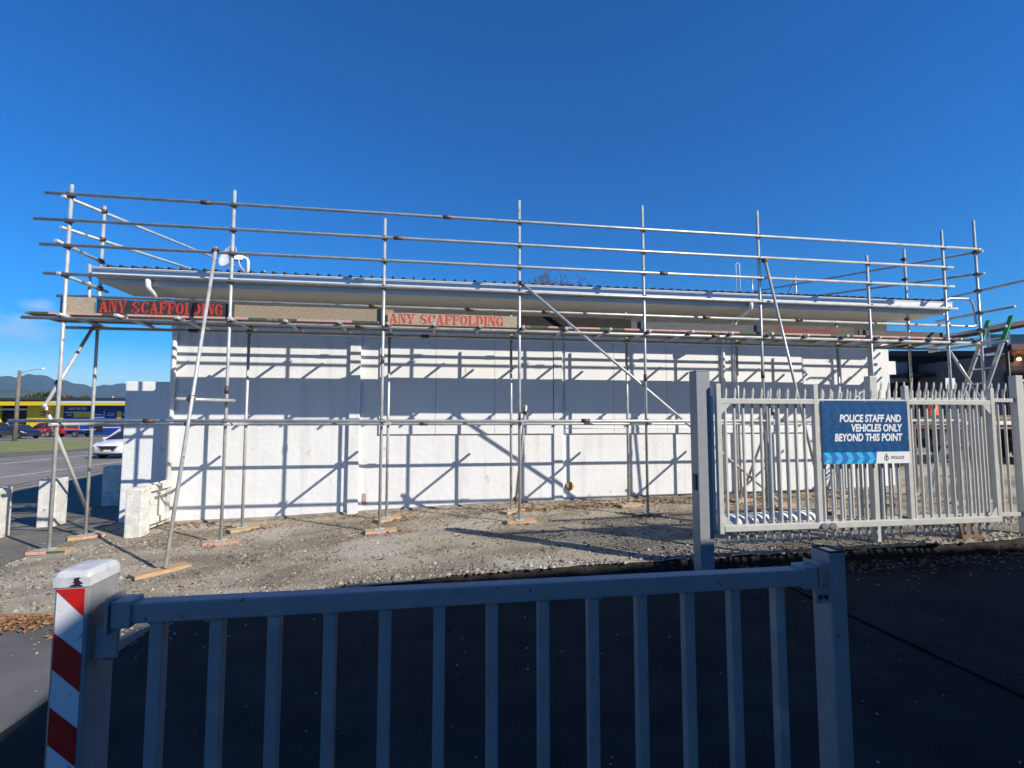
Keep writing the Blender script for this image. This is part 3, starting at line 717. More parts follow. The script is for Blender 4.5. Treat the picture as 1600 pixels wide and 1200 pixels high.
# ------------------------------------------------------------------ barrier gate in the foreground
GY = 1.80
GZ0 = zd(0, 0)
G = thing('barrier_gate', 'low blue grey swing gate of square bars across the foreground', 'gate', (.2, GY + .03, GZ0))
MB().bbox(-1.0, 1.475, GY, GY + .06, .95, 1.013, .005).build('top_rail', M_blue, G)
MB().bbox(-.99, 1.475, GY, GY + .06, .0, .06, .005).build('bottom_rail', M_blue, G)
for x in (-.881, -.702, -.524, -.346, -.164, .021, .207, .393, .579, .766, .954, 1.142, 1.330):
    mb = MB(); mb.bbox(x - .02, x + .02, GY + .01, GY + .05, .059, .951, .003)
    wr = random.Random(int(x * 1000)); k = 16                # weld bead round the joint with the rail
    ringp = [(x - .021, GY + .009), (x + .021, GY + .009), (x + .021, GY + .051), (x - .021, GY + .051)]
    for (ax_, ay_), (bx_, by_) in zip(ringp, ringp[1:] + ringp[:1]):
        pts = [(ax_ + (bx_ - ax_) * i / 5, ay_ + (by_ - ay_) * i / 5, .9475 + wr.uniform(-.0008, .0008)) for i in range(6)]
        mb.tube(pts, .0034 + wr.uniform(-.0005, .0007), 6)
    mb.build('baluster', M_blue, G)
for x, s in ((-1.0, 1), (1.475, -1)):
    mb = MB()
    mb.bbox(x - .006, x + .045 * s + .006 if s > 0 else x + .006, GY - .009, GY + .069, .940, 1.024, .003) if s > 0 else mb.bbox(x - .05, x + .006, GY - .009, GY + .069, .940, 1.024, .003)
    xf = x - .012 if s > 0 else x + .012
    mb.bbox(min(x - .012 * s, xf - .006 * s), max(x - .012 * s + .004, xf + .002), GY - .018, GY + .078, .925, 1.040, .002)
    bk = mb.build('rail_bracket', M_blue, G)
mb = MB(); mb.bbox(-1.05, -.985, GY + .0, GY + .012, .85, .945, .003); mb.tube([(-1.02, GY + .03, .84), (-1.02, GY + .03, .94)], .018, 12); mb.build('hinge', M_blue, G)
mb = MB(); mb.bbox(1.465, 1.522, GY - .016, GY - .006, .888, .935, .003)
hp = mb.build('bolt_plate', M_blue, G)
mb = MB()
for x in (1.482, 1.506):
    mb.tube([(x, GY - .0155, .912), (x, GY - .019, .912)], .009, 12)
mb.build('bolt', M_darkm, hp)
# left post with cap and red and white strip
P1 = thing('gate_post', 'blue grey gate post with peeling white cap and red and white striped reflector', 'post', (-1.105, 1.85, GZ0))
MB().bbox(-1.153, -1.057, GY - .03, GY + .115, GZ0 - .1, 1.095, .008).build('post', M_blue, P1)
mb = MB()                                                  # flat cap with well rounded shoulders
ns = 16
def capz(u, v): return 1.112 + .020 * max(0, 1 - abs(u) ** 7) ** .4 * max(0, 1 - abs(v) ** 7) ** .4
us = [math.copysign(abs(t) ** .6, t) for t in lin(-1, 1, ns + 1)]
vs = [Vector((-1.105 + u * .0505, GY + .0425 + v * .0755, capz(u, v))) for v in us for u in us]
m_ = ns + 1
fs = [(j * m_ + i, j * m_ + i + 1, (j + 1) * m_ + i + 1, (j + 1) * m_ + i) for j in range(ns) for i in range(ns)]
mb.add(vs, fs, True)
ring = [(-.0505, -.0755), (.0505, -.0755), (.0505, .0755), (-.0505, .0755)]
mb.prism([(-1.105 + a, GY + .0425 + b) for a, b in ring], 1.083, 1.1121, lambda u, w, t: Vector((u, w, t)))
M_cap = mat('worn_white_cap_paint', (.60, .60, .60), .6, col2=(.46, .46, .47), vscale=22, speck=[((.20, .20, .21), 30, .70, .73)], bump=.12, bscale=60)
cap = mb.build('cap', M_cap, P1)
mb = MB()                                                  # flaked patch
pl = [(-.22, 0), (.55, 0), (.50, .14), (.36, .20), (.58, .34), (.40, .52), (.30, .74), (.42, .92), (.28, .99), (.02, .86), (.06, .60), (-.04, .44), (.10, .30), (-.12, .16)]
mb.prism([(-1.100 + u * .05, 1.084 + w * .029) for u, w in pl], GY - .0331, GY - .0336, lambda u, w, t: Vector((u, t, w)))
mb.build('flaked_patch', M_darkm, cap)
SX0, SX1, SY = -1.144, -1.066, GY - .0312
ST0 = 1.078
mb = MB(); mb.box(SX0, SX1, SY - .0006, SY, GZ0 + .05, ST0)
st = mb.build('reflector_strip', mat('white_reflective_film', (.66, .68, .70), .35, var=.06, vscale=200, speck=[((.40, .38, .35), 30, .66, .72)]), P1)
zl = lambda py: at_y(93, py, SY).z
zr_ = lambda py: at_y(137, py, SY).z
BN = [[(SX0, ST0), (SX1, ST0), (SX1, zr_(963)), (SX0, zl(924))]]
for k in range(5): BN.append([(SX0, zl(988.6 + 115.5 * k)), (SX1, zr_(1021 + 116 * k)), (SX1, zr_(1080 + 116 * k)), (SX0, zl(1045 + 116.5 * k))])
M_rf = mat('red_reflective_film', (.52, .014, .012), .35, var=.1, vscale=200, speck=[((.25, .03, .03), 34, .66, .72)])
for pts in BN:
    if min(p[1] for p in pts) > GZ0 + .05: MB().prism(pts, SY - .0008, SY - .0016, lambda u, w, t: Vector((u, t, w))).build('red_band', M_rf, st)
# right post
P2 = thing('gate_post', 'square blue grey open topped post right of the low gate', 'post', (1.565, 1.85, GZ0))
mb = MB(); mb.bbox(1.532, 1.603, GY - .012, GY + .088, GZ0 - .1, 1.075, .007); mb.build('post', M_blue, P2)
mb = MB()
for a in ((1.535, 1.600, GY - .010, GY - .005), (1.535, 1.600, GY + .081, GY + .086), (1.535, 1.540, GY - .005, GY + .081), (1.595, 1.600, GY - .005, GY + .081)):
    mb.box(*a, 1.0752, 1.082)
mb.build('rim', M_darkm, P2)
MB().box(1.5402, 1.5948, GY - .0048, GY + .0808, 1.0752, 1.078).build('cap_plate', M_chrome, P2)

# ------------------------------------------------------------------ sliding gate with the police sign
SY_ = 5.50
SG = thing('sliding_gate', 'tall grey barred sliding gate carrying the blue police sign', 'gate', (5.2, SY_, zd(5, 5)))
def sx(px, py=720): return at_y(px, py, SY_).x
zt_, zb_ = 1.815, .325
X0, X1, X2, X3 = 3.315, 4.60, 5.88, 7.16
hw = .029
for x, top in ((X0, 2.02), (X1, 2.02), (X2, 2.02), (X3, 2.00)):
    MB().bbox(x - hw, x + hw, SY_ - .03, SY_ + .03, zb_ - (.06 if x == X0 else .035), top, .004).build('stile', M_palis, SG)
MB().bbox(X0 + hw, X3 - hw, SY_ - .027, SY_ + .027, zt_ - .03, zt_ + .03, .004).build('top_rail', M_palis, SG)
MB().bbox(X0 + hw, X3 + .0, SY_ - .036, SY_ + .036, zb_ - .036, zb_ + .036, .006).build('bottom_rail', M_palis, SG)
for x, sgn in ((X0 + hw, 1), (X3 - hw, -1)):
    for z, dz in ((zt_ - .03, -1), (zb_ + .036, 1)):
        mb = MB(); mb.prism([(x, z), (x + .13 * sgn, z), (x, z + .13 * dz)], SY_ - .024, SY_ - .016, lambda u, w, t: Vector((u, t, w)))
        mb.build('gusset', M_palis, SG)
def picket_mb(w=.034, z0=.06, z1=2.0, y=0, lean=-1):
    """a folded pale bent forward at the head with a pointed tip"""
    mb = MB(); h = w / 2; d = .026
    secs = [(z0, 0), (z1 - .17, 0), (z1 - .10, lean * .022), (z1 - .045, lean * .030)]
    prof = [(-h, d), (-h, .004), (-h + .005, 0), (h - .005, 0), (h, .004), (h, d)]
    vs = []
    for z, dy in secs: vs += [Vector((u, y + v * (1 if z < z1 - .15 else .45) + dy, z)) for u, v in prof]
    fs = [tuple(reversed(range(6)))]
    for i in range(3):
        fs += [(i * 6 + k, i * 6 + (k + 1) % 6, i * 6 + 6 + (k + 1) % 6, i * 6 + 6 + k) for k in range(6)]
    vs += [Vector((0, y + secs[-1][1] + .003, z1))]; t = len(vs) - 1
    fs += [(18 + k, 18 + (k + 1) % 6, t) for k in range(6)]
    return mb.add(vs, fs)
first = None
def pickets(parent, x0, x1, n, z0, z1, y, lean, m):
    base = None
    for i in range(n):
        x = x0 + (x1 - x0) * (i + 1) / (n + 1)
        if base is None:
            base = picket_mb(.028, z0, z1, 0, lean).build('picket', m, parent, local=True); o = base
        else:
            o = base.copy(); C.objects.link(o); o.parent = parent
        o.location = parent.matrix_basis.inverted() @ Vector((x, y, 0)) if False else (WM[parent].inverted() @ Vector((x, y, 0)))
for a, b in ((X0, X1), (X1, X2), (X2, X3)):
    pickets(SG, a, b, 10, .13, 1.985, SY_ + .0285, -1, M_palis)
mb = MB()
for x in (4.63, 4.74):
    mb.tube([(x, SY_ - .06, zb_ - .01), (x, SY_ + .06, zb_ - .01)], .045, 14)
mb.build('guide_roller', M_alu, SG)
# the catch post
GP = thing('catch_post', 'tall blue grey steel post at the left end of the sliding gate', 'post', (3.17, SY_ + .14, zd(3.1, 5.6)))
zpb = zd(3.1, 5.6) - .06
MB().bbox(3.075, 3.250, SY_ + .045, SY_ + .215, zpb, 2.17, .006).build('post', M_catch, GP)
MB().bbox(3.07, 3.255, SY_ + .04, SY_ + .22, 2.171, 2.182, .002).build('cap_plate', M_catch, GP)
MB().bbox(3.250, 3.278, SY_ + .03, SY_ + .05, .30, 1.88, .002).build('guide_strip', M_palis, GP)
MB().bbox(3.058, 3.0745, SY_ + .085, SY_ + .15, .76, .95, .003).build('latch_cover', M_darkm, GP)
# sign
a = at_y(1275, 626, SY_); b = at_y(1416, 727, SY_)
SL, SR, ST, SBm = 4.655, 5.865, 1.828, 1.055
yS = SY_ - .035
S = thing('police_sign', 'blue POLICE STAFF AND VEHICLES ONLY sign fixed on the sliding gate', 'sign', ((SL + SR) / 2, yS, SBm))
M_sb = mat('sign_blue', (.009, .072, .205), .35, var=.06, vscale=3)
M_sb2 = mat('sign_light_blue', (.012, .090, .245), .35)
M_cy = mat('sign_cyan', (.05, .48, .78), .35); M_mid = mat('sign_mid_blue', (.015, .20, .52), .35); M_pur = mat('sign_purple', (.16, .10, .48), .4)
M_sw = mat('sign_white', (.80, .80, .80), .35); M_ink = mat('sign_black_ink', (.03, .03, .04), .5)
MB().bbox(SL, SR, yS - .004, yS - .0005, SBm, ST, .001).build('panel', M_sb, S)
WD, HT = SR - SL, ST - SBm
FR = lambda u, w, t: Vector((SL + u * WD, t, SBm + w * HT))
y1 = yS - .0042
mb = MB()                                                  # faint chevron pattern on the blue field
for r_ in range(4):
    zc = .93 - r_ * .2
    for k in range(9):
        u = .01 + k * .115
        if u + .11 > .99: continue
        for s in (1, -1):
            mb.prism([(u, zc), (u + .055, zc), (u + .055 - .0 + .05 * 1, zc - .09), (u + .05, zc - .09)] if s > 0 else [(u + .05, zc - .092), (u + .105, zc - .092), (u + .055, zc - .18), (u, zc - .18)], y1, y1 - .0004, FR)
mb.build('pattern', M_sb2, S)
y2 = y1 - .0006
mb = MB(); mb.prism([(.60, .0), (1, 0), (1, .185), (.615, .185)], y2, y2 - .0005, FR); mb.build('white_block', M_sw, S)
mb = MB(); mb.prism([(0, .0), (.60, 0), (.615, .18), (0, .18)], y2, y2 - .0005, FR); lb = mb.build('chevron_band', M_mid, S)
mb = MB()
for k in range(5):
    u = .005 + k * .122
    mb.prism([(u, .18), (u + .06, .18), (u + .10, .09), (u + .04, .09)], y2 - .0007, y2 - .0012, FR)
    mb.prism([(u + .04, .086), (u + .10, .086), (u + .06, 0), (u, 0)], y2 - .0007, y2 - .0012, FR)
mb.build('chevron', M_cy, lb)
mb = MB(); mb.prism([(0, .084), (.60, .084), (.60, .095), (0, .095)], y2 - .0014, y2 - .0017, FR); mb.build('stripe', M_pur, lb)
mb = MB()
for i, (t, w_) in enumerate((('POLICE STAFF AND', .715), ('VEHICLES ONLY', .595), ('BEYOND THIS POINT', .785))):
    ht = .112 * HT
    vs, fs = text_mesh(t, ht / .70, Matrix.Translation(Vector((SR - .085 * WD, y2 - .0006, SBm + (.665 - i * .152) * HT))) @ FACE, bold=.0045, shear=.12, align='RIGHT', depth=.0006, width=w_ * WD)
    mb.add(vs, fs)
# keep right aligned after width scaling: text is scaled about its right edge
mb.build('lettering', M_sw, S)
vs, fs = text_mesh('POLICE', .04 / .70 * .9, Matrix.Translation(Vector((SL + .775 * WD, y2 - .0012, SBm + .068 * HT))) @ FACE, bold=.0012, shear=.12, depth=.0004, width=.155 * WD)
MB().add(vs, fs).build('small_lettering', M_ink, S)
mb = MB(); cx, cz = .722, .085                              # small crest: shield outline, crown, sides
for a0 in range(0, 360, 30):
    a1 = a0 + 31
    mb.prism([(cx + r_ * math.sin(R(q)), cz + r_ * 1.75 * math.cos(R(q))) for r_, q in ((.026, a0), (.026, a1), (.018, a1), (.018, a0))], y2 - .0008, y2 - .0012, FR)
mb.prism([(cx - .01, .135), (cx + .01, .135), (cx + .014, .155), (cx, .148), (cx - .014, .155)], y2 - .0008, y2 - .0012, FR)
mb.prism([(cx - .003, .05), (cx + .003, .05), (cx + .008, .115), (cx - .008, .115)], y2 - .0008, y2 - .0012, FR)
mb.build('crest', M_ink, S)
mb = MB()
for u, w in ((.02, .98), (.5, .98), (.98, .98), (.02, .40), (.985, .40), (.08, .02), (.93, .02)):
    mb.lathe([(0, 0), (.006, 0), (.004, .003), (0, .003)], FR(u, w, y2 - .0012), 8, Matrix.Rotation(R(90), 4, 'X'))
mb.build('rivet', M_chrome, S)

# ------------------------------------------------------------------ palisade fence behind the gate
FY = 6.14
FN = thing('palisade_fence', 'grey steel palisade fence standing behind the sliding gate', 'fence', (6.9, FY, zg(6.9, FY)))
fz = lambda px, py: at_y(px, py, FY)
pa = fz(1365, 700).x; pb = fz(1594, 700).x
for x, top, w in ((pa, 2.20, .055), (pb, 2.24, .06)):
    MB().bbox(x - w, x + w, FY - .05, FY + .05, zg(x, FY) - .15, top, .005).build('post', M_palis, FN)
for xa, xb, z in ((4.30, pa - .055, 1.84), (pa + .055, pb - .06, 1.875), (4.30, pa - .055, .22), (pa + .055, pb - .06, .235)):
    MB().bbox(xa, xb, FY - .02, FY + .02, z - .026, z + .026, .003).build('rail', M_palis, FN)
pickets(FN, 4.30, pa - .05, 11, .10, 2.00, FY + .0215, -1, M_palis)
pickets(FN, pa + .05, pb - .06, 18, .10, 2.14, FY + .0215, -1, M_palis)
mb = MB(); mb.bbox(pb + .07, pb + .11, FY - .02, FY + .02, .2, 2.12, .003); mb.tube(arc_pts([(pb + .06, FY, 2.18), (pb + .16, FY, 2.14), (pb + .17, FY, 1.7)]), .03, 10)
mb.bbox(pb + .12, pb + 2.2, FY - .02, FY + .02, 1.86, 1.91, .003)
mb.build('rail', M_palis, FN)

# white pipe lying behind the gate
pc = at_y(1215, 825, 6.75)
zc = zg(pc.x, 6.95) + .125
T = MB(); ax = [(4.24, 6.95, zc), (5.8, 7.06, zc)]
dv = (Vector(ax[1]) - Vector(ax[0])).normalized()
Mq = Matrix.Translation(Vector(ax[0])) @ dv.to_track_quat('Z', 'Y').to_matrix().to_4x4()
T.lathe([(.0, .0), (.10, .0), (.13, .012), (.136, .04), (.136, 1.50), (.12, 1.53), (0, 1.53)], (0, 0, 0), 28, Mq)
top_mesh(T, 'white_pipe', M_white, 'fat white plastic pipe lying on the gravel behind the gate bars', 'pipe')
# broken kerb / timber offcut leaning at the right end of the gate
q = at_z(1560, 832, -.12)
mb = MB(); mb.prism([(0, 0), (.36, .0), (.34, .05), (.16, .30), (.05, .33), (.0, .27)], 0, .05, lambda u, w, t: Vector((7.25 + u, 6.02 + t * 1.2 + w * .2, -.08 + w)))
top_mesh(mb, 'timber_offcut', mat('rusty_brown_board', (.22, .12, .07), .85, var=.4, vscale=12), 'broken brown board leaning at the right foot of the sliding gate', 'board')

# ------------------------------------------------------------------ white concrete posts on the left
M_bol = mat('chipped_white_concrete', (.74, .725, .67), .85, col2=(.58, .56, .50), vscale=8, bump=.5, bscale=40, speck=[((.16, .15, .14), 14, .66, .71)])
def bollard(x, y, rz, w, d, h, label):
    z = zg(x, y); T = thing('concrete_post', label, 'post', (x, y, z), R(rz), 'white painted posts beside the footpath')
    mb = MB(); mb.bbox(-w / 2, w / 2, -d / 2, d / 2, -.12, h, .022)
    mb.build('shaft', M_bol, T, local=True); return T
bollard(-7.0, 9.33, 4, .26, .32, .80, 'yellowed white concrete post cut by the left edge of the photo')
bollard(-6.72, 10.15, 4, .27, .34, .83, 'white concrete post behind the leftmost scaffold pole')
bollard(-7.0, 12.4, 4, .34, .36, .86, 'bluish shaded concrete post left of the white wall stub')
T = bollard(-4.74, 9.02, 4, .24, .30, .76, 'stout chipped white post at the left corner of the white building')
F = thing('timber_barrier', 'short white timber barrier between stout post and building corner', 'barrier', (-4.72, 9.45, zg(-4.7, 9.4)))
zf = zg(-4.7, 9.4)
for z in (.12, .66): MB().bbox(-4.67, -4.61, 9.16, 9.79, zf + z, zf + z + .10, .006).build('rail', M_bol, F)
MB().bbox(-4.70, -4.672, 9.17, 9.72, zf + .04, zf + .78, .004).build('board', M_bol, F)
mb = MB(); mb.box(-8.6, -6.75, 8.95, 9.12, -.5, zg(-7.5, 9) + .05); 
# ------------------------------------------------------------------ street on the left
def camloc(px, py, dist):                                   # point at a given distance along the view axis
    d = raydir(px, py); t = dist / d.dot(FWD); return Vector((d.x * t, d.y * t, CAMH + d.z * t))
SD = 66.0
org = camloc(800, 655, SD); org.z = -.44
SHP = thing('shop_building', 'long yellow and blue workshop across the street', 'building', camloc(100, 680, SD).xy.to_3d() + Vector((0, 0, -.44)), -PSI)
WI = WM[SHP]
kx = SD / FOC
ox = (100 - 800) * kx
def LX(px): return (px - 800) * kx - ox
def LZ(py): return (655 - py) * kx + CAMH + .44
M_ye = mat('yellow_wall_paint', (.82, .56, .012), .55, var=.08, vscale=1.5)
M_bl = mat('deep_blue_cladding', (.010, .050, .34), .5, var=.1, vscale=2)
M_lw = mat('off_white_fascia', (.66, .66, .63), .6, var=.08, vscale=1)
M_rd = mat('dark_roofing', (.03, .035, .04), .7)
M_blk = mat('dark_interior', (.012, .012, .014), .8)
def lb(name, m, px0, px1, py0, py1, y0, y1, parent=SHP):
    return MB().box(LX(px0), LX(px1), y0, y1, LZ(py1), LZ(py0)).build(name, m, parent, local=True)
# back body (blue right half and yellow left half)
mb = MB()
for i in range(int((LX(260) - LX(97)) / .28)):             # ribbed cladding
    x = LX(97) + i * .28; mb.box(x, x + .26, 0, .3, 0, LZ(632)); mb.box(x + .06, x + .14, -.03, 0, 0, LZ(632))
mb.build('blue_wall', M_bl, SHP, local=True)
lb('yellow_wall', M_ye, 40, 96.8, 634, 682, 0, .3)
lb('yellow_wall', M_ye, -260, -2, 634, 682, 0, .3)
lb('garage_opening', M_blk, -2, 40, 641, 680, .5, .6); lb('roller_door', M_lw, -2, 40, 638.5, 641, -.02, .1)
lb('side_wall', M_bl, -260, 260, 632, 682, 6, 6.3)
lb('yellow_fascia', M_ye, -260, 100, 628, 634, -1.4, -1.2)
lb('yellow_fascia', M_ye, 100.2, 260, 631.2, 634, -1.4, -1.2)
lb('white_fascia', M_lw, 92, 260, 626.6, 631, -1.42, -1.2)
lb('roof', M_rd, -265, 265, 622.5, 626.4, -1.5, 9)
lb('canopy_soffit', M_lw, -260, 260, 633.6, 634, -1.18, 0)
for a in ((100, 141, 643.5, 645.2), (139.5, 141.5, 645.4, 676), (146.5, 161.5, 651, 653), (160.3, 161.6, 642, 650.8), (195.5, 198, 637, 670), (160, 188, 667, 668.6)):
    lb('white_trim', M_lw, *a, -.06, -.035)
lb('yellow_panel', M_ye, 113.5, 139.4, 645.3, 652, -.05, -.033); lb('yellow_panel', M_ye, 181, 188, 643, 654, -.05, -.033)
lb('dark_panel', M_blk, 101, 112, 645.6, 652, -.05, -.033)
for a in ((161.8, 180, 654.5, 667), (188.4, 195.4, 654, 667), (198.2, 215, 654, 668)):
    lb('window', M_glass, *a, -.05, -.033)
lb('door', M_blk, 148, 160, 656, 675, -.05, -.033)
for i, a in enumerate(((103, 110, 646.6, 647.6), (103, 111, 649, 650), (147, 158, 647, 649), (167, 177, 645.5, 646.4), (165, 177, 648.5, 649.5), (190, 203, 645.6, 646.8), (190, 203, 648.6, 649.8), (199, 204, 637, 645))):
    lb('sign_strip', M_lw, *a, -.066, -.06)
vs, fs = text_mesh('Call 07 883 7026', 1, Matrix.Translation(Vector((LX(104.5), -.035, LZ(640.2)))) @ FACE @ Matrix.Scale(.30 / .7, 4), bold=.04, depth=.02, width=None)
x0_ = min(p.x for p in vs); wd = max(p.x for p in vs) - x0_
vs = [Vector((x0_ + (p.x - x0_) * (LX(133) - LX(104.5)) / wd, p.y, p.z)) for p in vs]
MB().add(vs, fs).build('lettering', M_lw, SHP, local=True)
M_ol = mat('ochre_lettering', (.30, .17, .02), .6)
for a in ((60, 69, 643.5, 645), (60, 72, 648, 649.5)): lb('sign_strip', M_ol, *a, -.03, -.012)
for px in (15.5, 168):
    p0 = camloc(px, 627, SD); MB().tube([(LX(px), .5, LZ(626)), (LX(px), .5, LZ(619))], .05, 6).build('vent_pipe', M_lw, SHP, local=True)

# cars
M_tyre = mat('tyre_rubber', (.018, .018, .018), .85)
M_rim = mat('alloy_rim', (.50, .50, .52), .3, metal=.8)
M_lamp = mat('lamp_glass', (.70, .72, .75), .1)
M_rlamp = mat('tail_lamp', (.40, .01, .01), .2)
def car(label, base, rz, paint, kind='hatch', L=4.45, W=1.78, H=1.54, grille=True, group=None):
    T = thing('parked_car' if kind != 'ute' else 'pickup_truck', label, 'car' if kind != 'ute' else 'pickup', base, rz, group)
    hw_ = W / 2                                             # +x is the front
    if kind == 'hatch':
        st = [(-L / 2, .45, .86, .80), (-L / 2 + .12, .30, .98, .93), (-L / 2 + .6, .24, 1.02, .985), (-.5, .22, 1.0, 1), (.55, .22, .98, 1), (L / 2 - 1.05, .23, .95, .985), (L / 2 - .5, .22, .84, .94), (L / 2 - .12, .24, .70, .84), (L / 2, .32, .60, .70)]
        cab = [(-L / 2 + .15, 1.0, 1.02), (-L / 2 + .75, 1.0, H - .06), (-.25, .99, H), (.35, .98, H - .05), (L / 2 - 1.0, .93, .97)]
    elif kind == 'wagon':
        st = [(-L / 2, .48, .92, .84), (-L / 2 + .1, .34, 1.02, .95), (-L / 2 + .7, .28, 1.04, 1), (-.4, .27, 1.02, 1), (.6, .27, 1.0, 1), (L / 2 - 1.15, .27, .98, .985), (L / 2 - .45, .27, .90, .95), (L / 2 - .1, .30, .78, .86), (L / 2, .38, .66, .78)]
        cab = [(-L / 2 + .12, 1.02, 1.04), (-L / 2 + .42, 1.02, H - .04), (-.2, 1.01, H), (.4, 1.0, H - .06), (L / 2 - 1.2, .97, .99)]
    else:
        st = [(-.35, .42, 1.02, .98), (0, .40, 1.04, 1), (L / 2 - 1.35, .40, 1.04, 1), (L / 2 - 1.2, .40, 1.02, .98), (L / 2 - .2, .40, .96, .93), (L / 2, .46, .84, .86)]
        cab = [(-.33, 1.02, 1.03), (-.15, 1.02, H - .04), (.2, 1.02, H), (.75, 1.02, H - .05), (L / 2 - 1.15, 1.0, 1.01)]
    sec = lambda z0, z1, w: [(-w * .90, z0), (-w * .985, z0 + (z1 - z0) * .25), (-w, z0 + (z1 - z0) * .62), (-w * .95, z1 - .03), (-w * .82, z1 + .015), (0, z1 + .035), (w * .82, z1 + .015), (w * .95, z1 - .03), (w, z0 + (z1 - z0) * .62), (w * .985, z0 + (z1 - z0) * .25), (w * .90, z0)]
    def loft(rows):
        mb = MB(); k = len(rows[0]); vs = [p for r_ in rows for p in r_]
        fs = [(i * k + j, i * k + (j + 1) % k, (i + 1) * k + (j + 1) % k, (i + 1) * k + j) for i in range(len(rows) - 1) for j in range(k)]
        fs += [tuple(range(k)), tuple(range((len(rows) - 1) * k, len(rows) * k))]
        return mb.add(vs, fs, True)
    loft([[Vector((x, y, z)) for y, z in sec(z0, z1, hw_ * wf)] for x, z0, z1, wf in st]).build('body', paint, T, local=True)
    rows = []
    for x, z0, z1 in cab:
        t = max(0, min(1, (z1 - z0) / .45)); wb = hw_ * .93; wt = hw_ * (.93 - .22 * t)
        rows.append([Vector((x, -wb, z0 - .02)), Vector((x, -wt, z1 - .02)), Vector((x, -wt * .6, z1 + .012 * t)), Vector((x, wt * .6, z1 + .012 * t)), Vector((x, wt, z1 - .02)), Vector((x, wb, z0 - .02))])
    loft(rows).build('glass', M_glass, T, local=True)
    mb = MB()                                               # roof skin and pillars
    rr_ = rows[1:-1]
    for a_, b_ in zip(rr_, rr_[1:]):
        up = Vector((0, 0, .012)); q = [a_[1] + up, a_[2] + up, a_[3] + up, a_[4] + up, b_[4] + up, b_[3] + up, b_[2] + up, b_[1] + up]
        mb.add(q, [(0, 1, 6, 7), (1, 2, 5, 6), (2, 3, 4, 5)], True)
    mb.build('roof', paint, T, local=True)
    for s in (0, 5):
        i1 = 1 if s == 0 else 4; kb = 2
        MB().bar(rows[kb][s], rows[kb][i1] + Vector((0, 0, .01)), .07, .04, (1, 0, 0)).build('pillar', paint, T, local=True)
        MB().bar(rows[0][s], rows[1][i1], .08, .05, (0, 1, 0)).build('pillar', paint, T, local=True)
        MB().bar(rows[-1][s], rows[-2][i1] + Vector((0, 0, .01)), .06, .05, (0, 1, 0)).build('pillar', paint, T, local=True)
    wr = .33 if kind == 'hatch' else .35
    for xw in (-L / 2 + .85, L / 2 - .88):
        for s in (-1, 1):
            Mx = Matrix.Translation(Vector((xw, s * (hw_ - .12), wr))) @ Matrix.Rotation(R(-90) * s, 4, 'X')
            w_ = MB().lathe([(.20, -.09), (wr - .02, -.10), (wr, -.07), (wr, .09), (wr - .03, .125), (.22, .125), (.20, .11)], (0, 0, 0), 24, Mx).build('wheel', M_tyre, T, local=True)
            mb = MB(); mb.lathe([(0, .10), (.05, .125), (.06, .11)], (0, 0, 0), 12, Mx)
            for k in range(7):
                an = k * 2 * math.pi / 7
                p, q = Mx @ Vector((.05 * math.cos(an), .05 * math.sin(an), .112)), Mx @ Vector((.21 * math.cos(an), .21 * math.sin(an), .112))
                mb.bar(p, q, .05, .02, Mx.to_3x3() @ Vector((0, 0, 1)))
            mb.lathe([(.19, .10), (.225, .128), (.235, .12)], (0, 0, 0), 24, Mx)
            mb.build('rim', M_rim, w_, local=True)
    xf = L / 2
    for s in (-1, 1):
        mb = MB(); mb.prism([(xf - .52, .74), (xf - .10, .62), (xf - .12, .72), (xf - .5, .83)], s * hw_ * .80, s * hw_ * .965, lambda u, w, t: Vector((u, t * (1 if u < xf - .3 else .88), w)))
        mb.build('headlight', M_lamp, T, local=True)
        mb = MB(); mb.bbox(xf - 1.35, xf - 1.17, s * (hw_ - .02) if s > 0 else -hw_ - .16, s * (hw_ + .16) if s > 0 else -hw_ + .02, .94, 1.07, .03); mb.build('mirror', paint, T, local=True)
    if grille:
        mb = MB(); mb.prism([(-.48, .66), (.48, .66), (.30, .42), (-.30, .42)], xf - .06, xf + .015, lambda u, w, t: Vector((t, u, w))); gr = mb.build('grille', M_blk, T, local=True)
        mb = MB(); mb.prism([(-.52, .68), (-.46, .68), (-.26, .42), (.26, .42), (.46, .68), (.52, .68), (.31, .385), (-.31, .385)], xf + .0, xf + .022, lambda u, w, t: Vector((t, u, w))); mb.build('grille_trim', M_rim, gr, local=True)
        MB().box(xf + .01, xf + .03, -.18, .18, .37, .47).build('number_plate', M_lw, T, local=True)
        MB().bbox(xf - .3, xf - .02, -hw_ * .8, hw_ * .8, .20, .29, .03).build('lower_intake', M_blk, T, local=True)
    return T
M_cw = mat('white_car_paint', (.78, .78, .78), .2, coat=.6); M_cd = mat('navy_car_paint', (.012, .016, .035), .18, coat=.7)
M_cr = mat('red_car_paint', (.42, .015, .02), .2, coat=.6)
b0 = camloc(165, 712, 25.6)
car('white electric hatchback driving on the road beside the white wall stub', (b0.x + .2, b0.y + 2.2, -.425), R(-93), M_cw, 'hatch')
zc_ = -.44
def cb(px, dist): p = camloc(px, 655, dist); return (p.x, p.y, zc_)
car('dark navy wagon parked by the lamp post outside the workshop', cb(29, 53), -PSI + R(-14), M_cd, 'wagon', 4.6, 1.8, 1.50, False)
car('white car parked behind the navy wagon', cb(-3, 58), -PSI + R(-10), M_cw, 'hatch', 4.3, 1.75, 1.7, False)
car('bright red hatchback parked behind the navy wagon', cb(73, 61), -PSI + R(190), M_cr, 'hatch', 4.2, 1.75, 1.62, False)
t = car('dark red flat deck pickup parked beside the workshop', cb(108, 57.5), -PSI + R(176), M_cr, 'ute', 5.0, 1.8, 1.72, False)
MB().bbox(-2.5, -.42, -.9, .9, .78, .90, .02).build('tray', M_alu, t, local=True)
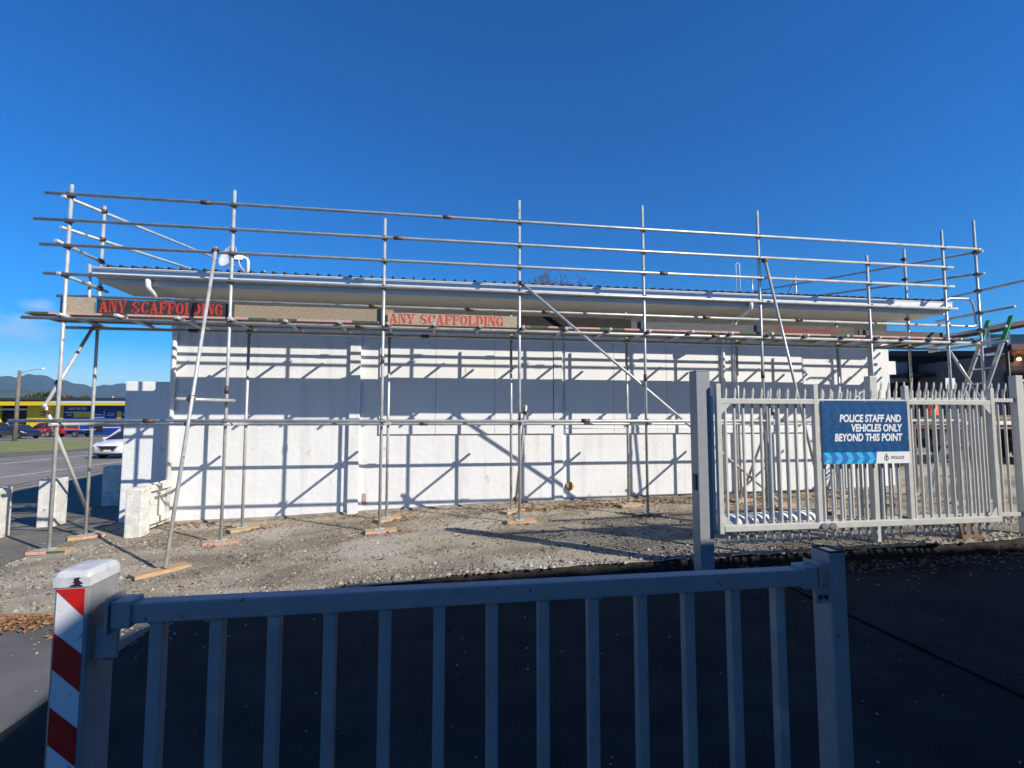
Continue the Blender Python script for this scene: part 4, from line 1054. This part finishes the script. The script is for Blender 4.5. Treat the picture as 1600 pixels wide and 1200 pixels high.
MB().bar((-.44, -.85, .9), (-.44, -.85, 1.6), .06, .06).bar((-.44, .85, .9), (-.44, .85, 1.6), .06, .06).bar((-.44, -.85, 1.58), (-.44, .85, 1.58), .06, .06).build('headboard', M_alu, t, local=True)
MB().bbox(-2.4, 0, -.35, .35, .45, .60, .02).build('chassis', M_blk, t, local=True)

# street lamp on a timber pole
lp = camloc(23, 688, 47); lp.z = -.42
LPT = thing('street_lamp', 'weathered timber lamp post with a curved arm beside the grass verge', 'lamp post', lp, -PSI)
MB().tube([(0, 0, -.2), (0, 0, 6.62)], .19, 12, .125).build('pole', mat('weathered_pole_timber', (.20, .165, .13), .9, var=.3, vscale=3), LPT, local=True)
MB().tube([(0, -.05, 6.3), (.8, -.05, 6.55), (1.6, -.05, 6.72), (2.1, -.05, 6.78)], .03, 8).build('arm', M_alu, LPT, local=True)
MB().lathe([(0, -.14), (.10, -.12), (.16, 0), (.14, .08), (0, .11)], (2.25, -.05, 6.76), 14).build('lamp_head', M_lamp, LPT, local=True)

# trees: leaf clumps around limbs
def tree(name, label, base, h, cr, leaf_m, nleaf, seed, ls=.35, trunk_h=.35, group=None, squash=.75, tr=.16):
    rr = random.Random(seed); T = thing(name, label, 'tree', base, 0, group)
    mb = MB(); tops = []
    mb.tube([(0, 0, -.2), (.08, .05, h * trunk_h * .6), (0, 0, h * trunk_h)], tr, 8, tr * .6)
    for k in range(9):
        a_ = rr.uniform(0, 6.28); r_ = cr * rr.uniform(.25, .85); z_ = h * (trunk_h + (1 - trunk_h) * rr.uniform(.25, .85))
        p = Vector((math.cos(a_) * r_, math.sin(a_) * r_, z_)); tops.append((p, cr * rr.uniform(.32, .55)))
        mb.tube([(0, 0, h * trunk_h * .9), p * .55 + Vector((0, 0, h * .18)), p], tr * .4, 6, .02)
    tops.append((Vector((0, 0, h * .82)), cr * .5)); tops.append((Vector((0, 0, h * .55)), cr * .65))
    mb.build('trunk', MATS['bark'], T, local=True)
    lm = MB()
    for i in range(nleaf):
        c, r_ = tops[rr.randrange(len(tops))]
        d = Vector((rr.gauss(0, 1), rr.gauss(0, 1), rr.gauss(0, 1))).normalized() * r_ * (rr.random() ** .45)
        d.z *= squash; p = c + d
        u = Vector((rr.gauss(0, 1), rr.gauss(0, 1), rr.gauss(0, 1))).normalized(); w = u.cross(Vector((rr.gauss(0, 1), rr.gauss(0, 1), rr.gauss(0, 1)))).normalized()
        s = ls * rr.uniform(.6, 1.3)
        lm.cur = rr.randrange(len(leaf_m)); lm.add([p - u * s * .5, p + w * s * .3, p + u * s * .5, p - w * s * .3], [(0, 1, 2, 3)])
    lm.build('crown', leaf_m, T, local=True, recalc=False)
    return T
mat('bark', (.09, .07, .055), .95, var=.4, vscale=10)
gl = [mat('dark_leaf', (.030, .050, .016), .7), mat('mid_leaf', (.055, .080, .022), .7), mat('light_leaf', (.09, .11, .035), .7)]
al = [mat('russet_leaf', (.14, .055, .022), .7), mat('brown_leaf', (.10, .05, .02), .7), mat('olive_leaf', (.08, .07, .02), .7)]
def tb(px, dist): p = camloc(px, 655, dist); return (p.x, p.y, -.45)
tree('leafy_tree', 'dark green tree showing above the workshop roof left of the russet tree', tb(62, 95), 7.6, 2.9, gl, 2600, 1, .5, group='trees behind the workshop')
tree('leafy_tree', 'russet autumn tree above the workshop roof', tb(104, 98), 7.2, 2.6, al, 2200, 2, .5, group='trees behind the workshop')
tree('leafy_tree', 'broad olive green tree right of the russet tree behind the workshop', tb(126, 104), 6.8, 2.9, gl[1:] + al[2:], 2400, 3, .5, group='trees behind the workshop')
for i, px in enumerate((150, 164, 178, 192, 205)):
    tree('distant_tree', ['small dark tree far off above the workshop roof, nearest the olive tree', 'second small far tree right of the olive tree', 'third small far tree right of the olive tree', 'fourth small far tree right of the olive tree', 'small far tree closest to the white wall stub'][i], tb(px, 150 + i * 6), 6.4 - (i % 2) * .5, 2.5, gl, 700, 20 + i, .8, group='far trees above the workshop')
# bare tree behind the roof
def bare_tree(px, dist, h, seed):
    rr = random.Random(seed); p = camloc(px, 655, dist)
    T = thing('bare_tree', 'bare leafless tree top showing above the white building roof', 'tree', (p.x, p.y, -.3))
    tk = MB(); tw = MB(); ends = []
    def grow(mb, a_, d, l, r_, depth):
        b_ = a_ + d * l; (tk if depth < 2 else tw).tube([a_, (a_ + b_) / 2 + Vector((rr.uniform(-.05, .05), rr.uniform(-.05, .05), 0)) * l, b_], r_, 5, r_ * .6)
        if depth > 5: return
        for k in range((8, 4, 3, 3, 3, 3)[depth]):
            nd = (d + Vector((rr.gauss(0, .6), rr.gauss(0, .6), rr.uniform(-.1, .4)))).normalized()
            grow(mb, a_.lerp(b_, rr.uniform(.5, 1)), nd, l * rr.uniform(.55, .8), max(.017, r_ * .55), depth + 1)
    grow(tk, Vector((0, 0, 0)), Vector((0, 0, 1)), h * .36, .22, 0)
    zmax = sorted(q.z for q in tw.v)[int(len(tw.v) * .995)]
    xs_ = sorted(abs(q.x) for q in tw.v); kx_ = 2.35 / xs_[int(len(xs_) * .97)]
    for m_ in (tk, tw): m_.v = [Vector((q.x * kx_, q.y * kx_, h * (max(0, q.z) / zmax) ** .62)) for q in m_.v]
    tk.build('trunk', MATS['bark'], T, local=True)
    tw.build('branches', mat('grey_twig', (.13, .115, .12), .9), T, local=True)
pz_ = camloc(862, 431, 34).z
bare_tree(862, 34, pz_ + .3, 11)
# ------------------------------------------------------------------ right background
M_dkw = mat('shade_dark_wall', (.016, .022, .030), .85, var=.3, vscale=1.5, bump=.1, bscale=20)  # shade over this wall is put into its dark colour
M_dkc = mat('shade_dark_capping', (.045, .060, .075), .6)  # parapet colour darkened for shade as well
RD = 21.0
def rloc(px, py, d=RD): return camloc(px, py, d)
DB = thing('dark_building', 'building with shade darkened walls behind the right end of the scaffold', 'building', rloc(1470, 690).xy.to_3d(), -PSI)
kr = RD / FOC; oxr = (1470 - 800) * kr
def RX(px): return (px - 800) * kr - oxr
def RZ(py): return (655 - py) * kr + CAMH
def rb(name, m, px0, px1, py0, py1, y0, y1, parent=DB): return MB().box(RX(px0), RX(px1), y0, y1, RZ(py1), RZ(py0)).build(name, m, parent, local=True)
mb = MB(); mb.box(RX(1340), RX(1545), 0, 6, -.3, RZ(556)); mb.build('wall', M_dkw, DB, local=True)
rb('parapet', M_dkc, 1338, 1547, 548, 555.9, -.08, .2)
rb('wall_panel', mat('pale_blue_panel', (.26, .33, .42), .6, var=.1, vscale=2), 1375, 1423, 566, 598, -.05, -.005)
rb('panel_cap', M_darkm, 1388, 1423, 563.5, 565.9, -.12, -.002)
rb('awning', M_darkm, 1392, 1440, 586, 591, -.9, -.06)
rb('doorway', M_blk, 1376, 1425, 600, 660, -.03, -.004)
for px in (1536, 1549): MB().tube([(RX(px), -1.4, -.2), (RX(px), -1.4, RZ(548))], .13, 14).build('column', mat('grey_column', (.16, .17, .18), .7), DB, local=True)
for px, lab in ((1383, 'boxy white air conditioner on the dark building roof, nearer the white building'), (1400, 'second white air conditioner on the dark building roof')):
    c_ = RX(px); T = thing('air_conditioner', lab, 'air conditioner', WM[DB] @ Vector((c_, 1.2, RZ(547.8) + .02)), -PSI, 'air conditioners on the roof')
    MB().bbox(-.20, .20, -.15, .15, .09, .40, .02).build('casing', M_white, T, local=True)
    MB().lathe([(0, 0), (.11, 0), (.11, .01), (0, .012)], (0, -.151, .25), 16, Matrix.Rotation(R(90), 4, 'X')).build('fan_grille', M_soffit, T, local=True)
    MB().box(-.18, -.12, -.12, .12, 0, .09).box(.12, .18, -.12, .12, 0, .09).build('feet', M_darkm, T, local=True)
# house with clerestory and porch lamp
HD = 17.5
HS = thing('weatherboard_house', 'grey weatherboard house with red brown roof edge and a lit wall lamp', 'house', rloc(1600, 690, HD).xy.to_3d(), -PSI)
kh = HD / FOC; oxh = (1600 - 800) * kh
def HX(px): return (px - 800) * kh - oxh
def HZ_(py): return (655 - py) * kh + CAMH
M_wb = mat('grey_weatherboard', (.10, .11, .125), .7, var=.1, vscale=2)
mb = MB()
z = -.3
while z < HZ_(553):
    zt2 = min(z + .15, HZ_(553)); mb.prism([(0, z), (-.022, z), (-.006, zt2), (0, zt2)], HX(1570), HX(1760), lambda u, w, t: Vector((t, u, w))); z += .15
mb.box(HX(1570), HX(1760), .001, 5, -.3, HZ_(553)); mb.build('wall', M_wb, HS, local=True)
MB().box(HX(1576), HX(1622), -.06, -.026, -.3, HZ_(582)).build('door', M_blk, HS, local=True)
M_rbf = mat('red_brown_fascia', (.12, .040, .030), .65, var=.2, vscale=3)
mb = MB(); mb.prism([(HX(1534), HZ_(520)), (HX(1760), HZ_(484)), (HX(1760), HZ_(474)), (HX(1534), HZ_(514))], -1.3, 5, lambda u, w, t: Vector((u, t, w))); mb.build('roof', M_rbf, HS, local=True)
MB().box(HX(1556), HX(1760), .05, .09, HZ_(543.5), HZ_(521)).build('clerestory', mat('pale_blue_glazing', (.20, .30, .36), .15), HS, local=True)
for px in (1556, 1587, 1622): MB().box(HX(px), HX(px) + .07, -.0, .049, HZ_(543.5), HZ_(516)).build('mullion', M_alu, HS, local=True)
MB().box(HX(1542), HX(1760), -1.1, .0, HZ_(552.5), HZ_(544)).build('lower_roof', M_rbf, HS, local=True)
MB().tube([(HX(1539), -1.0, -.2), (HX(1539), -1.0, HZ_(521))], .05, 10).build('porch_post', M_darkm, HS, local=True)
lm_ = MB(); lm_.box(HX(1591) - .05, HX(1591) + .05, -.10, -.024, HZ_(566), HZ_(557)); fx = lm_.build('lamp', M_darkm, HS, local=True)
MB().lathe([(0, 0), (.05, .01), (.06, .06), (.03, .1), (0, .1)], (HX(1597), -.10, HZ_(563.5)), 12).build('bulb', mat('lit_bulb', (.9, .6, .3), .5, emit=(1, .45, .16, 9)), fx, local=True)
pl_ = bpy.data.lights.new('porch_light', 'POINT'); pl_.energy = 2.5; pl_.color = (1, .42, .16); pl_.shadow_soft_size = .05
po = bpy.data.objects.new('porch_light', pl_); C.objects.link(po); po.location = WM[HS] @ Vector((HX(1596), -.24, HZ_(566)))
# a second far building closing the gap at the right of the white building
# small white notice on a post
np_ = at_y(1488, 640, 12.5); zn = zg(np_.x, 12.5)
T = thing('notice_board', 'small white notice on a leaning post behind the scaffold brace', 'sign', (np_.x, 12.5, zn))
MB().tube([(np_.x + .08, 12.5, zn), (np_.x - .08, 12.5, 2.75)], .03, 10).build('post', M_white, T)
MB().box(np_.x - .22, np_.x + .10, 12.455, 12.467, 2.48, 2.80).build('panel', M_white, T)
mb = MB()
for k in range(4): mb.box(np_.x - .19, np_.x + .07 - .05 * (k % 2), 12.4525, 12.4545, 2.73 - k * .055, 2.745 - k * .055)
mb.build('printed_lines', M_fascia, T)

# ladder
LA = thing('ladder', 'aluminium ladder with green painted tips leaning on the right end of the scaffold', 'ladder', (9.7, 8.3, zg(9.7, 8.3)))
l0, l1 = Vector((9.36, 8.46, zg(9.4, 8.4) + .01)), Vector((11.10, 8.46, 3.60))
dy = Vector((.02, -.40, .02))
for o_ in (Vector((0, 0, 0)), dy):
    p, q_ = l0 + o_, l1 + o_; m_ = p.lerp(q_, .86)
    MB().bar(p, m_, .028, .075, (0, 1, 0)).build('stile', M_alu, LA)
    tip = MB().bar(m_, q_, .030, .078, (0, 1, 0)).build('stile_tip', M_lgreen, LA)
for k in range(12):
    t = .05 + k * .083
    if t > .97: break
    p = l0.lerp(l1, t); MB().tube([p, p + dy], .015, 8).build('rung', M_alu, LA)

# flat deck trailer with timber behind the fence
TD = 13.2
tp = rloc(1500, 700, TD); zt0 = zg(tp.x, tp.y)
TRL = thing('flatbed_trailer', 'flat deck trailer with pale edges parked behind the palisade fence', 'trailer', (tp.x, tp.y, zt0), -PSI + R(4))
def tl(name, m, mb, par=None): return mb.build(name, m, par or TRL, local=True)
hd = (655 - 659) / FOC * TD + CAMH - zt0
tl('deck', M_plank, MB().bbox(-1.6, 3.4, -.9, .9, hd - .18, hd - .06, .01))
tl('edge_rail', M_white, MB().bbox(-1.62, 3.42, -.95, -.902, hd - .07, hd + .02, .005))
tl('edge_rail', M_white, MB().bbox(-1.62, 3.42, .902, .95, hd - .07, hd + .02, .005))
tl('chassis', M_darkm, MB().bbox(-1.4, 3.2, -.5, .5, hd - .42, hd - .19, .02))
tl('tool_box', M_darkm, MB().bbox(-1.3, .0, -.85, -.52, hd - .62, hd - .2, .02))
for xw in (1.0, 1.9):
    for s in (-1, 1):
        w_ = tl('wheel', M_tyre, MB().lathe([(.18, -.09), (.33, -.1), (.35, -.06), (.35, .08), (.32, .11), (.18, .1)], (xw, s * .75, .35), 22, Matrix.Rotation(R(-90) * s, 4, 'X')))
        tl('rim', M_rim, MB().lathe([(0, .07), (.17, .1), (.19, .09)], (xw, s * .75, .35), 16, Matrix.Rotation(R(-90) * s, 4, 'X')), w_)
tl('tail_lamp', M_rlamp, MB().bbox(-1.655, -1.622, -.8, -.55, hd - .17, hd - .09, .005))
for k in range(5):
    nm = ['lowest', 'second lowest', 'middle', 'second highest', 'topmost'][k]
    T = thing('timber_board', f'{nm} long brown board in the stack on the trailer deck', 'board', WM[TRL] @ Vector((.9, -.2, hd - .058 + k * .046)), -PSI + R(4) + .02 * (k - 2), 'boards stacked on the trailer')
    MB().bbox(-2.1 + .1 * k, 2.2 - .07 * k, -.45, .40, 0, .043, .004).build('board', M_timber if k % 2 else M_plank, T, local=True)

# person in a hi-vis vest behind the fence
pp = camloc(1459, 650, 14.6); zp = zg(pp.x, pp.y)
PE = thing('person', 'person in an orange hi-vis top standing behind the flat deck trailer', 'person', (pp.x, pp.y, zp), R(20))
def skin(name, m, verts, edges, radii, root=0, sub=2):
    me = bpy.data.meshes.new(name); me.from_pydata(verts, edges, []); o = bpy.data.objects.new(name, me); C.objects.link(o)
    sk = o.modifiers.new('skin', 'SKIN')
    for i, r_ in enumerate(radii): me.skin_vertices[0].data[i].radius = (r_, r_) if not isinstance(r_, tuple) else r_
    me.skin_vertices[0].data[root].use_root = True
    sb = o.modifiers.new('sub', 'SUBSURF'); sb.levels = sb.render_levels = sub
    bpy.context.view_layer.update()
    m2 = bpy.data.meshes.new_from_object(o.evaluated_get(bpy.context.evaluated_depsgraph_get()))
    bpy.data.objects.remove(o)
    for p in m2.polygons: p.use_smooth = True
    m2.materials.clear(); m2.materials.append(m)
    o = bpy.data.objects.new(name, m2); C.objects.link(o); return o
M_skin = mat('skin', (.42, .25, .17), .6)
V = [(0, 0, .95), (0, 0, 1.18), (0, 0, 1.40), (0, -.01, 1.50), (0, -.02, 1.60), (0, -.02, 1.70),
     (.10, 0, .90), (.11, -.02, .50), (.11, .02, .09), (.11, -.14, .04), (-.10, 0, .90), (-.12, .0, .50), (-.12, .03, .09), (-.12, -.13, .04),
     (.17, 0, 1.42), (.25, .02, 1.14), (.22, -.12, .92), (.215, -.16, .84), (-.17, 0, 1.42), (-.25, .02, 1.14), (-.22, -.14, .93), (-.215, -.18, .85)]
E_ = [(0, 1), (1, 2), (2, 3), (3, 4), (4, 5), (0, 6), (6, 7), (7, 8), (8, 9), (0, 10), (10, 11), (11, 12), (12, 13), (2, 14), (14, 15), (15, 16), (16, 17), (2, 18), (18, 19), (19, 20), (20, 21)]
RR_ = [(.15, .11), (.15, .11), (.17, .11), .055, .085, .07, .10, .07, .05, .04, .10, .07, .05, .04, .07, .05, .036, .03, .07, .05, .036, .03]
bd = skin('body', M_skin, V, E_, RR_); bd.parent = PE
vt = skin('hi_vis_top', mat('hi_vis_orange', (.85, .16, .04), .7), [(0, 0, .98), (0, 0, 1.2), (0, 0, 1.42), (.18, 0, 1.42), (.255, .02, 1.16), (-.18, 0, 1.42), (-.255, .02, 1.16)], [(0, 1), (1, 2), (2, 3), (3, 4), (2, 5), (5, 6)], [(.19, .14), (.18, .135), (.19, .13), .09, .07, .09, .07]); vt.parent = PE
tr_ = skin('trousers', mat('navy_cloth', (.02, .025, .05), .8), [(0, 0, .96), (.10, 0, .86), (.11, -.02, .50), (.11, .02, .10), (-.10, 0, .86), (-.12, 0, .50), (-.12, .03, .10)], [(0, 1), (1, 2), (2, 3), (0, 4), (4, 5), (5, 6)], [(.17, .13), .115, .085, .07, .115, .085, .07]); tr_.parent = PE
hr_ = MB().lathe([(0, .115), (.06, .10), (.10, .05), (.105, -.01), (.09, -.03)], (0, .005, 1.665), 14).build('hair', mat('dark_hair', (.03, .02, .015), .8), PE, local=True)

# ------------------------------------------------------------------ the station building that shades the drive (stands to the right of and behind the viewer)
HB = 4.5
OUT = [(3.30, -1.84), (3.50, -1.78), (3.30, -.36), (3.38, -.02), (3.85, .36), (4.97, .88), (9.0, .95), (14.4, .96), (22, 1.1), (22, -14), (3.30, -14)]  # unseen roof outline, corners and step shaped to set the shade edge
ST_ = thing('station_building', 'unseen brick station building whose wall runs along the driveway beside the viewer', 'building', (12, -6, -.3))
M_bk = mat('brown_brick', (.20, .11, .075), .85, var=.3, vscale=30)
mb = MB(); mb.prism(OUT, -.6, HB - .2, lambda u, w, t: Vector((u, w, t))); mb.build('wall', M_bk, ST_)
mb = MB(); mb.prism(OUT, HB - .199, HB, lambda u, w, t: Vector((u, w, t))); mb.build('roof', M_rd, ST_)

# ------------------------------------------------------------------ leaves, stones, litter
lr = random.Random(21)
M_leaf = [mat('dry_leaf_brown', (.28, .135, .06), .8), mat('dry_leaf_tan', (.36, .20, .10), .8), mat('dry_leaf_dark', (.13, .065, .035), .8)]
lv = MB()
def leaf(x, y, z, s):
    a_ = lr.uniform(0, 6.28); u = Vector((math.cos(a_), math.sin(a_), lr.uniform(-.3, .3))).normalized(); v = Vector((-u.y, u.x, lr.uniform(-.45, .45))).normalized()
    p = Vector((x, y, z + s * .22)); b_ = Vector((0, 0, lr.uniform(.1, .35) * s))
    lv.cur = lr.choice((0, 0, 1, 1, 2))
    lv.add([p - u * s * .6, p - v * s * .3 + b_, p + v * s * .3 + b_, p + u * s * .6 + b_ * .5, p], [(0, 1, 4), (0, 4, 2), (1, 3, 4), (4, 3, 2)])
def patch(cx, cy, rx, ry, n, s=.05, zf=zg):
    for _ in range(n):
        x, y = lr.gauss(cx, rx), lr.gauss(cy, ry); leaf(x, y, zf(x, y), s * lr.uniform(.6, 1.3))
for (x, zt) in POLES[1:6]: patch(x + .02, YF, .24, .13, 80)
for x in INX[1:7]: patch(x + .1, YI + .05, .30, .15, 120)
patch(2.6, 9.15, .9, .13, 420); patch(3.9, 9.3, .9, .15, 260); patch(-4.3, 9.5, .3, .12, 90); patch(6.0, 9.3, .7, .2, 260); patch(8.2, 9.2, .8, .2, 150)
for _ in range(500):
    x = lr.uniform(-4.5, 9.5); leaf(x, 9.7 - abs(lr.gauss(0, .16)), zg(x, 9.7), .045)
for _ in range(900):
    x, y = lr.uniform(-6, 9), lr.uniform(5.6, 9.6); leaf(x, y, zg(x, y), .04)
for _ in range(900):                                        # along the kerb line on the left
    x = -4.6 + abs(lr.gauss(0, .75)); y = edge_y(x) - abs(lr.gauss(0, .16)) + .02; leaf(x, y, zd(x, y), .055)
for _ in range(350):
    x = lr.uniform(-6, -2.9); y = edge_y(x) - abs(lr.gauss(.05, .2)); leaf(x, y, zd(x, y), .055)
for _ in range(900):
    x = lr.uniform(3.3, 9.5); y = edge_y(x) - abs(lr.gauss(.12, .30)); leaf(x, y, zd(x, y), .05)
tag(lv.build('fallen_leaves', M_leaf, None, recalc=False), 'brown fallen leaves scattered over the gravel and along the kerb', 'leaves', None, 'stuff')
lv = MB()
M_lit = mat('pale_litter', (.42, .40, .36), .8)
for _ in range(130):
    x, y = lr.uniform(-3.5, 6), lr.uniform(2.2, 5.4); leaf(x, y, zd(x, y), lr.uniform(.010, .024))
for _ in range(100):
    x, y = lr.gauss(-2.6, .6), lr.gauss(4.95, .22); leaf(x, y, zd(x, y), .03)
tag(lv.build('leaf_litter', [M_lit, M_lit, M_leaf[1]], None, recalc=False), 'small pale leaf bits scattered on the dark driveway', 'litter', None, 'stuff')
gv = MB(); M_st = [mat('grey_stone', (.25, .215, .165), .9), mat('pale_stone', (.42, .365, .28), .9), mat('dark_stone', (.075, .068, .06), .9)]
def stone(x, y, z, s):
    gv.cur = lr.choice((0, 0, 1, 2)); a_ = lr.uniform(0, 3.1); c_, s_ = math.cos(a_) * s, math.sin(a_) * s
    gv.add([(x + c_, y + s_, z), (x - s_ * .8, y + c_ * .8, z), (x - c_, y - s_, z), (x + s_ * .7, y - c_ * .7, z), (x + s * .1, y, z + s * lr.uniform(.5, .9))], [(0, 1, 4), (1, 2, 4), (2, 3, 4), (3, 0, 4)])
for _ in range(24000):
    x = lr.uniform(-6, 9.5); t = lr.random() ** 1.4; y = edge_y(x) + .03 + t * 3.9; stone(x, y, zg(x, y) - .002, lr.uniform(.006, .022) * (1 if lr.random() > .04 else 2))
for _ in range(500):
    x = lr.uniform(-4.6, 9.5); y = edge_y(x) + abs(lr.gauss(0, .12)); stone(x, y, zg(x, y) - .002, lr.uniform(.02, .05))
tag(gv.build('loose_stones', M_st, None, recalc=False), 'loose grey stones strewn over the gravel yard', 'stones', None, 'stuff')
# a sealed crack across the drive
mb = MB(); a, b = at_z(1230, 918, zd(3, 4)), at_z(1610, 1100, zd(2, 3)); pts = []
for i in range(25):
    p = a.lerp(b, i / 24); w = Vector((.02, .05, 0)) * lr.uniform(.8, 1.2); z = zd(p.x, p.y) + .004
    pts += [Vector((p.x - w.x, p.y - w.y, z)), Vector((p.x + w.x, p.y + w.y, z))]
mb.add(pts, [(2 * i, 2 * i + 1, 2 * i + 3, 2 * i + 2) for i in range(24)]); struct('driveway_seal', mb, mat('bitumen_seal', (.010, .011, .013), 1, spec=0))

# ------------------------------------------------------------------ the air between here and the hills
hz_ = MB(); hz_.box(-9200, 9200, -9200, 9200, -3.5, 520)
HAZE = hz_.build('haze', bpy.data.materials.new('haze_air'))
hm = HAZE.data.materials[0]; hm.use_nodes = True; hm.node_tree.nodes.clear()
ho = hm.node_tree.nodes.new('ShaderNodeOutputMaterial'); hv = hm.node_tree.nodes.new('ShaderNodeVolumePrincipled')
hv.inputs['Color'].default_value = (.42, .68, 1.0, 1); hv.inputs['Density'].default_value = .00012; hv.inputs['Anisotropy'].default_value = .0
hm.node_tree.links.new(hv.outputs[0], ho.inputs['Volume'])
tag(HAZE, 'pale blue air fading the far hills', 'haze', None, 'stuff')
